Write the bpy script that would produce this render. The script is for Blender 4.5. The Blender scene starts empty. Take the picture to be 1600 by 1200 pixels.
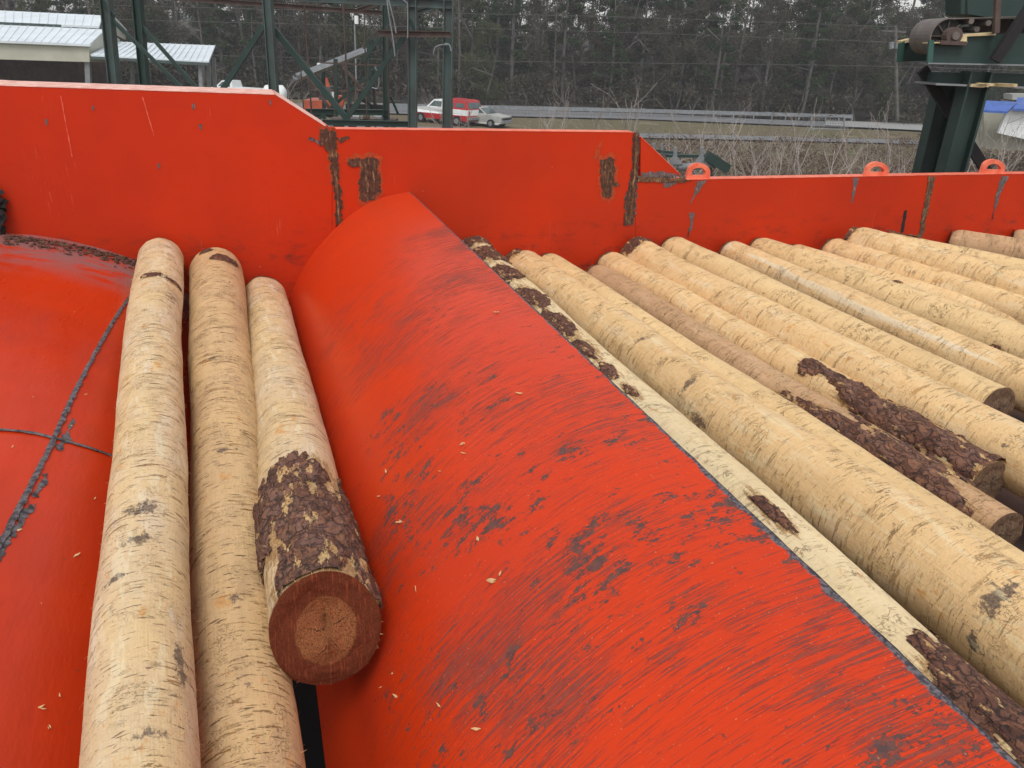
import bpy, math, random
import numpy as np
from mathutils import Vector, Matrix, noise as mn
random.seed(7); rng = np.random.default_rng(7)
S = bpy.context.scene
COL = S.collection
# ------------------------------------------------------------------ camera
F = 1203.0
def nrm(v): v = np.array(v, float); return v/np.linalg.norm(v)
Zc = nrm((120, 2700, 1203)); Yc = np.array((-430., 555., -1203.)); Yc = nrm(Yc-Zc*Yc.dot(Zc)); Xc = np.cross(Yc, Zc)
M3 = np.array([Xc, Yc, Zc])
CAM = np.array((0., 0., 6.2))
cam = bpy.data.objects.new('camera', bpy.data.cameras.new('camera'))
COL.objects.link(cam); S.camera = cam
cam.matrix_world = Matrix.Translation(CAM) @ Matrix(M3.tolist()).to_4x4()
cam.data.sensor_width = 36; cam.data.lens = 36*F/1600; cam.data.clip_start = .05; cam.data.clip_end = 2000
def ray(u, v): return M3 @ np.array((u-800., 600.-v, -F))
def PY(u, v, y): d = ray(u, v); return CAM+d*(y/d[1])                # point of the ray on the plane Y = y
def PZ(u, v, z): d = ray(u, v); return CAM+d*((z-CAM[2])/d[2])
fw = M3 @ np.array((0, 0, -1.)); FW = nrm((fw[0], fw[1], 0)); RT = np.array((FW[1], -FW[0], 0.))
UP = np.array((0, 0, 1.))
def PF(u, v, dist): d = ray(u, v); return CAM+d*(dist/d.dot(FW))     # point at a horizontal distance in front
def proj(P):
    c = (np.asarray(P)-CAM) @ M3
    return np.stack([800-c[..., 0]*F/c[..., 2], 600+c[..., 1]*F/c[..., 2]], -1)
# ------------------------------------------------------------------ light
W = bpy.data.worlds.new('World'); S.world = W; W.use_nodes = True
SUN_EL, SUN_AZ = math.radians(58), math.radians(200)
nt = W.node_tree; nt.nodes.clear()
out = nt.nodes.new('ShaderNodeOutputWorld'); bg = nt.nodes.new('ShaderNodeBackground')
sky = nt.nodes.new('ShaderNodeTexSky'); sky.sky_type = 'NISHITA'; sky.sun_disc = False
sky.sun_elevation = SUN_EL; sky.sun_rotation = SUN_AZ; sky.air_density = 1.6; sky.dust_density = 1.5; sky.ozone_density = 1
hs = nt.nodes.new('ShaderNodeHueSaturation'); hs.inputs['Saturation'].default_value = .2
nt.links.new(sky.outputs[0], hs.inputs['Color']); nt.links.new(hs.outputs[0], bg.inputs[0]); nt.links.new(bg.outputs[0], out.inputs[0])
bg.inputs[1].default_value = .15
sun = bpy.data.lights.new('sun', 'SUN'); sun.energy = 1.3; sun.angle = math.radians(22); sun.color = (1, .965, .9)
so = bpy.data.objects.new('sun', sun); COL.objects.link(so)
so.rotation_euler = Vector((math.sin(SUN_AZ)*math.cos(SUN_EL), math.cos(SUN_AZ)*math.cos(SUN_EL), math.sin(SUN_EL))).to_track_quat('Z', 'Y').to_euler()
S.view_settings.view_transform = 'Standard'; S.view_settings.look = 'None'; S.view_settings.gamma = 1
S.view_settings.exposure = .24
S.cycles.max_bounces = 6; S.cycles.diffuse_bounces = 3
# ------------------------------------------------------------------ materials
class N:
    def __init__(s, name, rough=.6, spec=.5):
        s.m = bpy.data.materials.new(name); s.m.use_nodes = True; s.t = s.m.node_tree
        s.p = s.t.nodes['Principled BSDF']; s.p.inputs['Roughness'].default_value = rough
        s.p.inputs['Specular IOR Level'].default_value = spec
        s.tc = s.n('ShaderNodeTexCoord')
    def n(s, k, **kw):
        o = s.t.nodes.new(k)
        for a, b in kw.items(): setattr(o, a, b)
        return o
    def l(s, a, b): s.t.links.new(a, b)
    def put(s, sock, v):
        if isinstance(v, bpy.types.NodeSocket): s.l(v, sock)
        elif v is not None: sock.default_value = v
    def obj(s): return s.tc.outputs['Object']
    def uv(s): return s.tc.outputs['UV']
    def map(s, vec, scale=(1, 1, 1), rot=(0, 0, 0), loc=(0, 0, 0)):
        m = s.n('ShaderNodeMapping'); s.l(vec, m.inputs[0])
        s.put(m.inputs['Scale'], scale); s.put(m.inputs['Rotation'], rot); s.put(m.inputs['Location'], loc); return m.outputs[0]
    def noise(s, vec, scale=5, detail=4, rough=.6, dist=0):
        o = s.n('ShaderNodeTexNoise'); s.l(vec, o.inputs['Vector'])
        o.inputs['Scale'].default_value = scale; o.inputs['Detail'].default_value = detail
        o.inputs['Roughness'].default_value = rough; o.inputs['Distortion'].default_value = dist; return o.outputs['Fac']
    def vor(s, vec, scale=5, feat='F1', outp='Distance', rnd=1):
        o = s.n('ShaderNodeTexVoronoi', feature=feat); s.l(vec, o.inputs['Vector']); o.inputs['Scale'].default_value = scale
        o.inputs['Randomness'].default_value = rnd
        return o.outputs[outp]
    def ramp(s, f, a, b, lo=0., hi=1.):
        o = s.n('ShaderNodeMapRange', interpolation_type='SMOOTHSTEP'); s.l(f, o.inputs[0])
        for i, v in enumerate((a, b, lo, hi)): o.inputs[i+1].default_value = v
        return o.outputs[0]
    def mt(s, op, a, b=None, c=None):
        o = s.n('ShaderNodeMath', operation=op); s.put(o.inputs[0], a); s.put(o.inputs[1], b); s.put(o.inputs[2], c); return o.outputs[0]
    def mix(s, f, a, b, mode='MIX'):
        o = s.n('ShaderNodeMix', data_type='RGBA', blend_type=mode); s.put(o.inputs[0], f)
        for i, v in ((6, a), (7, b)): s.put(o.inputs[i], (*v, 1) if isinstance(v, tuple) and len(v) == 3 else v)
        return o.outputs[2]
    def sep(s, v): o = s.n('ShaderNodeSeparateXYZ'); s.l(v, o.inputs[0]); return o.outputs
    def col(s, v): s.put(s.p.inputs['Base Color'], (*v, 1) if isinstance(v, tuple) else v)
    def rough(s, v): s.put(s.p.inputs['Roughness'], v)
    def bump(s, h, strength=.3, dist=.01, prev=None):
        o = s.n('ShaderNodeBump'); s.put(o.inputs['Strength'], strength); o.inputs['Distance'].default_value = dist; s.l(h, o.inputs['Height'])
        if prev: s.l(prev, o.inputs['Normal'])
        s.l(o.outputs[0], s.p.inputs['Normal']); return o.outputs[0]

def simple(name, c1, c2=None, scale=6, rough=.6, metal=0, bump=.15, stretch=(1, 1, 1)):
    m = N(name, rough); v = m.map(m.obj(), stretch); f = m.noise(v, scale, 6)
    c2 = c2 or tuple(x*.7 for x in c1)
    m.col(m.mix(m.ramp(f, .35, .65), c1, c2)); m.p.inputs['Metallic'].default_value = metal
    if bump: m.bump(m.noise(v, scale*6, 4), bump, .01)
    return m.m

RED = (.58, .037, .002)
def red_wall():
    m = N('red_wall_paint', .5, .15); o = m.obj()
    big = m.noise(o, .9, 3); c = m.mix(m.ramp(big, .3, .7), (.52, .030, .004), (.42, .026, .006))
    mot = m.noise(o, 14, 5, .7); c = m.mix(m.ramp(mot, .5, .8, 0, .35), c, (.38, .022, .010))
    # long hair scratches, pale
    sv = m.map(o, (18, 1, .9), (0, .16, 0)); sc = m.noise(sv, 3, 1, .5)
    scm = m.mt('MULTIPLY', m.ramp(m.mt('ABSOLUTE', m.mt('SUBTRACT', sc, .5)), .004, .0), m.ramp(m.noise(o, 2.2, 2), .57, .68))
    c = m.mix(m.mt('MULTIPLY', scm, .35), c, (.70, .2, .13))
    sp = m.vor(o, 9); spm = m.mt('MULTIPLY', m.ramp(sp, .055, .03), m.ramp(m.noise(o, 3.5, 2), .55, .6))
    c = m.mix(m.mt('MULTIPLY', spm, .7), c, (.35, .25, .25))
    # dark mottling, stronger towards the lower part
    z = m.sep(o)[2]; low = m.ramp(z, .5, .12)
    sm = m.mt('MULTIPLY', m.ramp(m.noise(m.map(o, (1, 1, 2.4)), 5, 7, .75), .5, .72), low)
    c = m.mix(m.mt('MULTIPLY', sm, .8), c, (.07, .025, .02))
    m.col(c); m.rough(m.ramp(mot, .3, .8, .36, .55))
    m.bump(m.noise(o, 60, 3), .08, .004)
    return m.m
def red_hump():
    m = N('red_scuffed_paint', .48, .15); uv = m.uv(); x, y, _ = m.sep(uv)     # x = metres along the logs, y = metres over the curve
    c = m.mix(m.ramp(m.noise(uv, 1.3, 3), .3, .7), RED, (.52, .034, .006))
    area = m.noise(m.map(uv, (1.3, 1.0, 1)), 1.3, 5, .6); brk = m.noise(m.map(uv, (150, 90, 1)), 1, 4, .7); zy = m.ramp(y, .35, 1.1, -.10, .0); zx = m.ramp(x, 5.0, 3.9, -.12, .0)
    bias = m.mt('ADD', m.mt('MULTIPLY', m.mt('SUBTRACT', area, .5), .55), m.mt('ADD', zy, zx))
    st = m.noise(m.map(uv, (230, 6, 1), (0, 0, .015)), 1, 5, .65); st2 = m.noise(m.map(uv, (95, 5, 1), (0, 0, .015)), 1, 8, .75)
    fine = m.noise(m.map(uv, (300, 7, 1), (0, 0, .015)), 1, 4, .7)
    streak = m.mt('MAXIMUM', m.ramp(m.mt('ADD', st, bias), .560, .60), m.ramp(m.mt('ADD', st2, bias), .590, .625))
    dens = m.ramp(bias, -.1, .1)
    chips = m.noise(m.map(uv, (24, 11, 1), (0, 0, .05)), 1, 9, .75); patch = m.noise(m.map(uv, (2.7, 2.2, 1)), 1, 4)
    cv_ = m.mt('ADD', m.mt('ADD', chips, m.mt('MULTIPLY', m.mt('SUBTRACT', brk, .5), .36)), m.mt('ADD', m.mt('MULTIPLY', m.mt('SUBTRACT', patch, .5), .55), m.mt('ADD', zy, m.ramp(x, 3.6, 2.0, -.12, 0))))
    chipm = m.ramp(cv_, .582, .60)
    c = m.mix(m.mt('MULTIPLY', m.ramp(fine, .52, .66), m.mt('MULTIPLY', m.mt('ADD', dens, .1), .55)), c, (.27, .022, .018))
    # pinkish sky sheen painted into the colour towards the crest
    c = m.mix(m.mt('MULTIPLY', m.ramp(y, .75, 1.5, 0, .38), m.ramp(area, .25, .6, .5, 1)), c, (.64, .06, .02))
    base = m.mix(m.ramp(m.noise(uv, 40, 4), .35, .65), (.085, .05, .048), (.15, .065, .05))
    lg = m.noise(m.map(uv, (26, .9, 1), (0, 0, .02)), 1, 5, .6); lgm = m.mt('MULTIPLY', m.ramp(m.mt('ABSOLUTE', m.mt('SUBTRACT', lg, .5)), .006, .001), m.ramp(dens, .0, .3, .15, .8))
    c = m.mix(lgm, c, (.22, .03, .025))
    worn = m.mt('MAXIMUM', m.mt('MULTIPLY', streak, .7), chipm)
    c = m.mix(worn, c, base)
    # bare steel along the crest
    att = m.n('ShaderNodeAttribute', attribute_name='crest'); en = m.noise(m.map(uv, (14, 14, 1)), 1, 6, .7)
    ed = m.ramp(m.mt('ADD', att.outputs['Fac'], m.mt('MULTIPLY', m.mt('SUBTRACT', en, .5), 1.3)), .72, .82)
    c = m.mix(ed, c, m.mix(m.ramp(m.noise(uv, 90, 3), .4, .6), (.05, .045, .055), (.16, .14, .15)))
    dust = m.mt('MULTIPLY', m.ramp(m.noise(uv, 130, 2), .66, .72), .35); c = m.mix(dust, c, (.8, .35, .2))
    m.col(c); m.rough(m.mix(worn, (.36,)*3, (.62,)*3))
    b = m.bump(m.mt('MULTIPLY', worn, -1), .5, .004); m.bump(m.noise(m.map(uv, (90, 12, 1)), 1, 4), .12, .004, b)
    return m.m
def red_plate():
    m = N('red_glossy_paint', .34, .28); o = m.obj(); uv = m.uv(); x, y, _ = m.sep(uv)
    c = m.mix(m.ramp(m.noise(o, 1.6, 3), .35, .65), (.56, .036, .003), (.48, .032, .005))
    w = m.noise(m.map(o, (5, 1.3, 1), (0, 0, -.5)), 1.4, 6, .65)
    c = m.mix(m.ramp(w, .55, .75, 0, .4), c, (.32, .022, .015))
    g = m.mt('MULTIPLY', m.ramp(m.noise(m.map(o, (3, 7, 1)), 1.4, 8, .7), .36, .54), m.ramp(x, 4.5, 5.1))
    c = m.mix(m.mt('MULTIPLY', g, .85), c, (.22, .14, .14))
    sp = m.vor(o, 16); c = m.mix(m.mt('MULTIPLY', m.ramp(sp, .07, .04), .8), c, (.12, .06, .045))
    m.col(c); m.rough(m.ramp(w, .3, .8, .24, .5)); m.bump(m.noise(m.map(o, (6, 1.5, 1), (0, 0, -.5)), 2, 4), .22, .02)
    return m.m
def rust_mat(name, a, b, c3):
    m = N(name, .85, .3); o = m.obj(); f = m.noise(o, 34, 8, .75)
    c = m.mix(m.ramp(f, .35, .6), a, b); c = m.mix(m.ramp(m.noise(m.map(o, (60, 1, 14)), 1, 6, .7), .52, .66), c, c3)
    m.col(c); m.bump(f, .9, .012); return m.m
def wood(name, tones, dash, specks, scrib, orange=.3, blue=.3, pinky=0, ss=1.):
    m = N(name, .72, .25); uv = m.uv(); oi = m.n('ShaderNodeObjectInfo')
    sh = m.n('ShaderNodeCombineXYZ'); m.l(m.mt('MULTIPLY', oi.outputs['Random'], 37.), sh.inputs[2])
    va = m.n('ShaderNodeVectorMath', operation='ADD'); m.l(uv, va.inputs[0]); m.l(sh.outputs[0], va.inputs[1]); v = va.outputs[0]
    A, B, C = tones; hf = m.noise(v, 150, 3, .7)
    c = m.mix(m.ramp(m.noise(m.map(v, (5, 2.2, 1)), 1, 4), .35, .65), A, B)
    c = m.mix(m.ramp(m.noise(m.map(v, (9, 3, 1), (0, 0, .6)), 1.2, 5, .7), .5, .68, 0, .8), c, C)
    fib = m.noise(m.map(v, (170, 7, 1)), 1, 4, .7); c = m.mix(m.ramp(fib, .45, .75, 0, .25), c, tuple(x*.62 for x in A))
    # knife marks across the grain
    dv = m.map(v, (9*ss, 62*ss, 1), (0, 0, .16)); d = m.noise(dv, 1, 5, .7, .3); zone = m.noise(v, 6*ss, 3); d = m.mt('ADD', d, m.mt('MULTIPLY', m.mt('SUBTRACT', hf, .5), .16))
    dm = m.mt('MULTIPLY', m.ramp(d, .57, .62), m.ramp(zone, .42, .62, .06, 1))
    c = m.mix(m.mt('MULTIPLY', dm, dash), c, (.33, .145, .038))
    d2 = m.noise(m.map(v, (16, 130, 1), (0, 0, .22)), 1, 3, .6, .2); c = m.mix(m.mt('MULTIPLY', m.ramp(d2, .61, .65), dash*.9), c, (.10, .05, .03))
    # thin scribbled fibres
    s1 = m.noise(v, 26*ss*ss, 4, .6, 2.5); sl = m.ramp(m.mt('ABSOLUTE', m.mt('SUBTRACT', s1, .5)), .013/ss, .003)
    szone = m.ramp(m.noise(v, 7, 4, .65), .53, .64); c = m.mix(m.mt('MULTIPLY', m.mt('MULTIPLY', sl, szone), scrib), c, (.26, .13, .05))
    # specks
    k = m.vor(m.map(v, (60, 105, 1)), 1); km = m.mt('MULTIPLY', m.ramp(k, .20, .10), m.ramp(m.noise(v, 8, 3), .5, .62))
    c = m.mix(m.mt('MULTIPLY', km, specks), c, (.12, .06, .03))
    og = m.noise(m.map(v, (12, 7, 1)), 1.3, 7, .7); c = m.mix(m.mt('MULTIPLY', m.ramp(og, .60, .68), orange), c, (.62, .26, .05))
    og2 = m.noise(m.map(v, (9, 16, 3)), 1.1, 8, .75); c = m.mix(m.mt('MULTIPLY', m.ramp(og2, .665, .70), orange), c, (.22, .08, .03))
    bl = m.noise(m.map(v, (7, 13, 7)), 1, 8, .75); c = m.mix(m.mt('MULTIPLY', m.ramp(bl, .655, .69), blue), c, (.12, .09, .11))
    at = m.n('ShaderNodeAttribute', attribute_name='pale'); pl = m.ramp(m.mt('ADD', at.outputs['Fac'], m.mt('MULTIPLY', m.mt('SUBTRACT', m.noise(m.map(v, (90, 9, 1)), 1, 6, .75), .5), 1.5)), .35, .5)
    c = m.mix(m.mt('MULTIPLY', pl, .85), c, (.80, .66, .46))
    at = m.n('ShaderNodeAttribute', attribute_name='stain'); sn = m.noise(m.map(v, (34, 22, 1)), 1, 9, .8)
    stn = m.ramp(m.mt('ADD', at.outputs['Fac'], m.mt('MULTIPLY', m.mt('SUBTRACT', sn, .5), 3.)), .45, .75)
    c = m.mix(m.mt('MULTIPLY', m.mt('MULTIPLY', stn, m.ramp(at.outputs['Fac'], .0, .25)), .88), c, m.mix(m.ramp(hf, .4, .6), (.05, .038, .04), (.17, .115, .085)))
    at = m.n('ShaderNodeAttribute', attribute_name='inner'); inn = m.noise(m.map(v, (60, 12, 1)), 1, 8, .75)
    im = m.mt('MULTIPLY', m.ramp(m.mt('ADD', at.outputs['Fac'], m.mt('MULTIPLY', m.mt('SUBTRACT', inn, .5), 2.2)), .35, .6), m.ramp(at.outputs['Fac'], 0, .15))
    c = m.mix(m.mt('MULTIPLY', im, .85), c, m.mix(m.ramp(hf, .38, .62), (.24, .10, .035), (.50, .29, .10)))
    if pinky: c = m.mix(pinky, c, (.62, .36, .24))
    big = m.noise(m.map(v, (3, 1.1, 1)), 1, 3); c = m.mix(m.ramp(big, .35, .65, .0, .18), c, tuple(q*.72 for q in B)); c = m.mix(m.mt('MULTIPLY', m.ramp(m.noise(m.map(v, (26, 5, 9)), 1, 4, .6), .56, .64), .3), c, tuple(min(.85, q*1.2+.03) for q in C))
    m.col(c)
    h = m.mt('SUBTRACT', m.mt('MULTIPLY', fib, .35), m.mt('ADD', dm, m.mt('MULTIPLY', sl, szone)))
    b = m.bump(h, .8, .008); m.bump(m.noise(m.map(v, (18, 26, 1)), 1, 7, .75), .55, .018, b); return m.m
def bark_mat(name, a, b, c3):
    m = N(name, .78, .4); v = m.obj(); wn = m.n('ShaderNodeTexNoise'); m.l(v, wn.inputs['Vector']); wn.inputs['Scale'].default_value = 14; wn.inputs['Detail'].default_value = 5
    va = m.n('ShaderNodeVectorMath', operation='MULTIPLY_ADD'); m.l(wn.outputs['Color'], va.inputs[0]); va.inputs[1].default_value = (.10, .10, .10); m.l(v, va.inputs[2]); w = va.outputs[0]
    r = m.sep(m.vor(m.map(w, (34, 15, 34)), 1, 'F1', 'Color')); r2 = m.sep(m.vor(m.map(w, (80, 38, 80)), 1, 'F1', 'Color'))
    c = m.mix(m.ramp(r[0], .1, .9), a, b); c = m.mix(m.ramp(r2[1], .3, 1, 0, .7), c, c3); c = m.mix(m.ramp(r2[0], .55, .95, 0, .6), c, tuple(q*.35 for q in a))
    f = m.noise(m.map(v, (1, .4, 1)), 70, 7, .75); c = m.mix(m.ramp(f, .5, .72, 0, .85), c, tuple(x*.3 for x in a))
    e = m.vor(m.map(w, (34, 15, 34)), 1, 'DISTANCE_TO_EDGE'); c = m.mix(m.mt('MULTIPLY', m.ramp(e, .05, .0), .9), c, (.015, .011, .011))
    c = m.mix(m.ramp(m.noise(m.map(v, (1, .35, 1)), 22, 6, .7), .575, .61), c, m.mix(m.ramp(f, .4, .6), (.50, .27, .10), (.62, .42, .2)))
    m.col(c); b1 = m.bump(m.mt('ADD', m.ramp(e, 0, .12), m.mt('MULTIPLY', r2[2], .6)), .7, .008); m.bump(f, .9, .008, b1); return m.m
def end_mat(name, inner, outer, rad):
    m = N(name, .9, .2); o = m.obj(); x, y, z = m.sep(o); dn = m.mt('MULTIPLY', m.mt('SUBTRACT', m.noise(o, 7, 4), .5), .04)
    r = m.mt('ADD', m.mt('SQRT', m.mt('ADD', m.mt('MULTIPLY', x, x), m.mt('MULTIPLY', z, z))), dn)
    ring = m.mt('SINE', m.mt('MULTIPLY', r, 1250.)); f = m.noise(o, 210, 7, .8); st = m.noise(m.map(o, (200, 1, 14), (0, .5, 0)), 1, 5, .7)
    c = m.mix(m.ramp(r, rad*.46, rad*.50), inner, outer); c = m.mix(m.ramp(f, .4, .65), c, tuple(q*.45 for q in outer))
    c = m.mix(m.mt('MULTIPLY', m.ramp(ring, -.2, .9, 0, .55), m.ramp(r, rad*.6, rad*.4, .3, 1)), c, tuple(q*.5 for q in inner)); c = m.mix(m.ramp(st, .54, .62, 0, .75), c, tuple(min(1, q*1.9) for q in outer))
    ang = m.mt('ARCTAN2', x, z); ck = m.mt('MULTIPLY', m.ramp(m.mt('ABSOLUTE', m.mt('SINE', m.mt('ADD', m.mt('MULTIPLY', ang, 2.5), m.mt('MULTIPLY', dn, 90.)))), .12, .03), m.mt('MULTIPLY', m.ramp(r, rad*.42, rad*.2), m.ramp(f, .4, .5)))
    c = m.mix(ck, c, (.03, .012, .008))
    m.col(c); b = m.bump(f, .9, .01); m.bump(st, .5, .008, b); return m.m
def foliage(name, cols, rough=.7):
    m = N(name, rough, .15); o = m.obj(); c = m.mix(m.ramp(m.noise(o, .5, 3), .35, .65), cols[0], cols[1])
    c = m.mix(m.ramp(m.noise(o, 3.5, 3), .45, .65), c, cols[2]); m.col(c); return m.m

M = {}
M['wall'] = red_wall(); M['hump'] = red_hump(); M['plate'] = red_plate()
M['red'] = simple('red_orange_paint', (.72, .055, .015), (.6, .04, .012), 5, .4)
M['cap'] = simple('weathered_pink_paint', (.80, .50, .42), (.62, .30, .24), 18, .7)
M['cap2'] = simple('faded_orange_paint', (.80, .20, .11), (.7, .1, .05), 12, .5)
M['scr'] = simple('scraped_red_paint', (.66, .13, .07), (.55, .05, .02), 30, .6)
M['rust'] = rust_mat('rusty_weld', (.12, .048, .026), (.06, .03, .024), (.30, .15, .07))
M['rust2'] = rust_mat('fresh_rust', (.19, .085, .04), (.08, .038, .025), (.40, .26, .14))
M['burn'] = rust_mat('scorched_paint', (.52, .07, .012), (.40, .045, .012), (.20, .07, .04))
M['grey'] = rust_mat('bare_grey_steel', (.09, .06, .058), (.15, .11, .11), (.28, .21, .20))
M['black'] = simple('black_steel_weld', (.035, .03, .036), (.19, .17, .18), 45, .7, 0, .8)
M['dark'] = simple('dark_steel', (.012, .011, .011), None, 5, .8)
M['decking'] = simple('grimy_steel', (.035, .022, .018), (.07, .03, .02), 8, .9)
M['smudge'] = rust_mat('dark_stain', (.20, .13, .09), (.50, .34, .19), (.06, .048, .05))
M['rubber'] = simple('black_rubber', (.01, .01, .01), None, 30, .8)
M['w_left'] = wood('peeled_wood_pale', ((0.703, 0.518, 0.313), (0.747, 0.529, 0.273), (0.768, 0.624, 0.441)), .85, .9, .6, .65, .9)
M['w_mid'] = wood('peeled_wood_tan', ((0.623, 0.415, 0.221), (0.692, 0.461, 0.227), (0.554, 0.357, 0.192)), 1., .8, .7, .55, .6)
M['w_yel'] = wood('peeled_wood_yellow', ((0.762, 0.504, 0.249), (0.818, 0.549, 0.273), (0.806, 0.605, 0.371)), .5, .8, .7, .65, .55, ss=.8)
M['w_smo'] = wood('peeled_wood_smooth', ((0.747, 0.511, 0.254), (0.802, 0.565, 0.290), (0.692, 0.470, 0.224)), .38, .6, .8, .35, .35, ss=.62)
M['w_brn'] = wood('peeled_wood_brown', ((0.538, 0.325, 0.174), (0.560, 0.358, 0.197), (0.594, 0.370, 0.209)), .5, .5, .6, .3, .2)
M['w_wht'] = wood('fresh_white_wood', ((0.800, 0.604, 0.344), (0.840, 0.663, 0.409), (0.780, 0.564, 0.298)), .45, .3, .5, .5, .1, ss=.62)
M['bark'] = bark_mat('pine_bark', (.13, .054, .034), (.20, .10, .074), (.29, .125, .06))
M['bark2'] = bark_mat('reddish_bark', (.13, .05, .032), (.19, .085, .055), (.27, .11, .055))
M['end_r'] = end_mat('red_end_grain', (.46, .17, .065), (.20, .042, .016), .165)
M['end_b'] = end_mat('brown_end_grain', (.27, .17, .11), (.20, .115, .07), .12)
M['chip'] = simple('wood_splinter', (.66, .42, .20), (.45, .25, .1), 30, .8)
M['flake'] = simple('bark_flake', (.14, .06, .035), (.07, .035, .025), 40, .8)
M['green'] = simple('dark_green_steel', (.010, .032, .026), (.018, .040, .034), 3, .6)
M['green2'] = simple('grey_green_steel', (.06, .095, .09), (.05, .06, .055), 2, .6)
M['browns'] = simple('rusty_brown_steel', (.07, .04, .032), (.1, .07, .06), 3, .8)
M['galv'] = simple('galvanised_steel', (.27, .285, .30), (.2, .21, .22), 3, .5, .3)
M['white'] = simple('white_paint', (.78, .80, .80), (.7, .72, .72), 2, .4, 0, 0)
M['carred'] = simple('dark_red_car_paint', (.42, .02, .025), (.4, .02, .025), 1, .3, 0, 0)
M['dullw'] = simple('dull_white_paint', (.42, .42, .40), (.36, .35, .33), 2, .4, 0, 0)
M['glass'] = simple('dark_window_glass', (.05, .07, .075), (.08, .11, .11), 1, .08, 0, 0)
M['tyre'] = simple('black_tyre', (.015, .015, .015), None, 5, .9)
M['roof'] = simple('white_metal_roof', (.66, .72, .76), (.58, .63, .66), .8, .45, 0, 0)
M['beige'] = simple('beige_metal_cladding', (.46, .45, .37), (.40, .39, .32), .8, .6, 0, 0)
M['blue'] = simple('blue_painted_roof', (.05, .12, .42), None, 2, .5)
M['orange'] = simple('orange_machine_paint', (.45, .08, .03), (.3, .06, .03), 4, .5)
M['belt'] = simple('worn_conveyor_belt', (.16, .135, .12), (.12, .10, .09), 8, .7)
M['saw'] = simple('sawdust', (.50, .38, .20), (.62, .5, .3), 12, .9)
M['trunk'] = simple('grey_tree_bark', (.13, .12, .11), (.08, .07, .065), 2, .9)
M['twig'] = simple('bare_twigs', (.12, .098, .088), (.085, .07, .064), 1, .9, 0, 0)
M['twig2'] = simple('pale_bare_twigs', (.36, .31, .28), (.26, .22, .20), 1, .9, 0, 0)
M['leaf1'] = foliage('dark_pine_needles', ((.024, .040, .018), (.038, .057, .026), (.052, .07, .032)))
M['leaf2'] = foliage('olive_leaves', ((.045, .057, .024), (.065, .075, .032), (.09, .085, .045)))
M['leaf3'] = foliage('brown_vine_leaves', ((.05, .042, .03), (.068, .056, .042), (.085, .072, .052)))
M['weed'] = foliage('dead_brown_weeds', ((.13, .085, .066), (.17, .115, .085), (.10, .072, .056)))
# ------------------------------------------------------------------ object helpers
def mesh(name, V, Fc, mats, smooth=False, uvs=None, attr=None, fm=None):
    me = bpy.data.meshes.new(name); me.from_pydata([tuple(map(float, v)) for v in V], [], [tuple(map(int, f)) for f in Fc])
    for m_ in (mats if isinstance(mats, (list, tuple)) else [mats]): me.materials.append(m_)
    if smooth: me.polygons.foreach_set('use_smooth', [True]*len(me.polygons))
    if uvs is not None:
        ul = me.uv_layers.new(name='uv'); idx = np.empty(len(me.loops), int); me.loops.foreach_get('vertex_index', idx)
        ul.data.foreach_set('uv', np.asarray(uvs, float)[idx].ravel())
    if attr:
        for k, a in attr.items():
            at = me.attributes.new(k, 'FLOAT', 'POINT'); at.data.foreach_set('value', np.asarray(a, float))
    if fm is not None: me.polygons.foreach_set('material_index', fm)
    me.update(); return me
def link(name, me, parent=None, loc=(0, 0, 0)):
    o = bpy.data.objects.new(name, me); COL.objects.link(o); o.location = [float(x) for x in loc]
    if parent: o.parent = parent
    return o
def tag(o, label=None, cat=None, group=None, kind=None):
    if label: o['label'] = label
    if cat: o['category'] = cat
    if group: o['group'] = group
    if kind: o['kind'] = kind
    return o
def thing(name, label, cat, base, group=None): return tag(link(name, None, None, base), label, cat, group)
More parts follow.
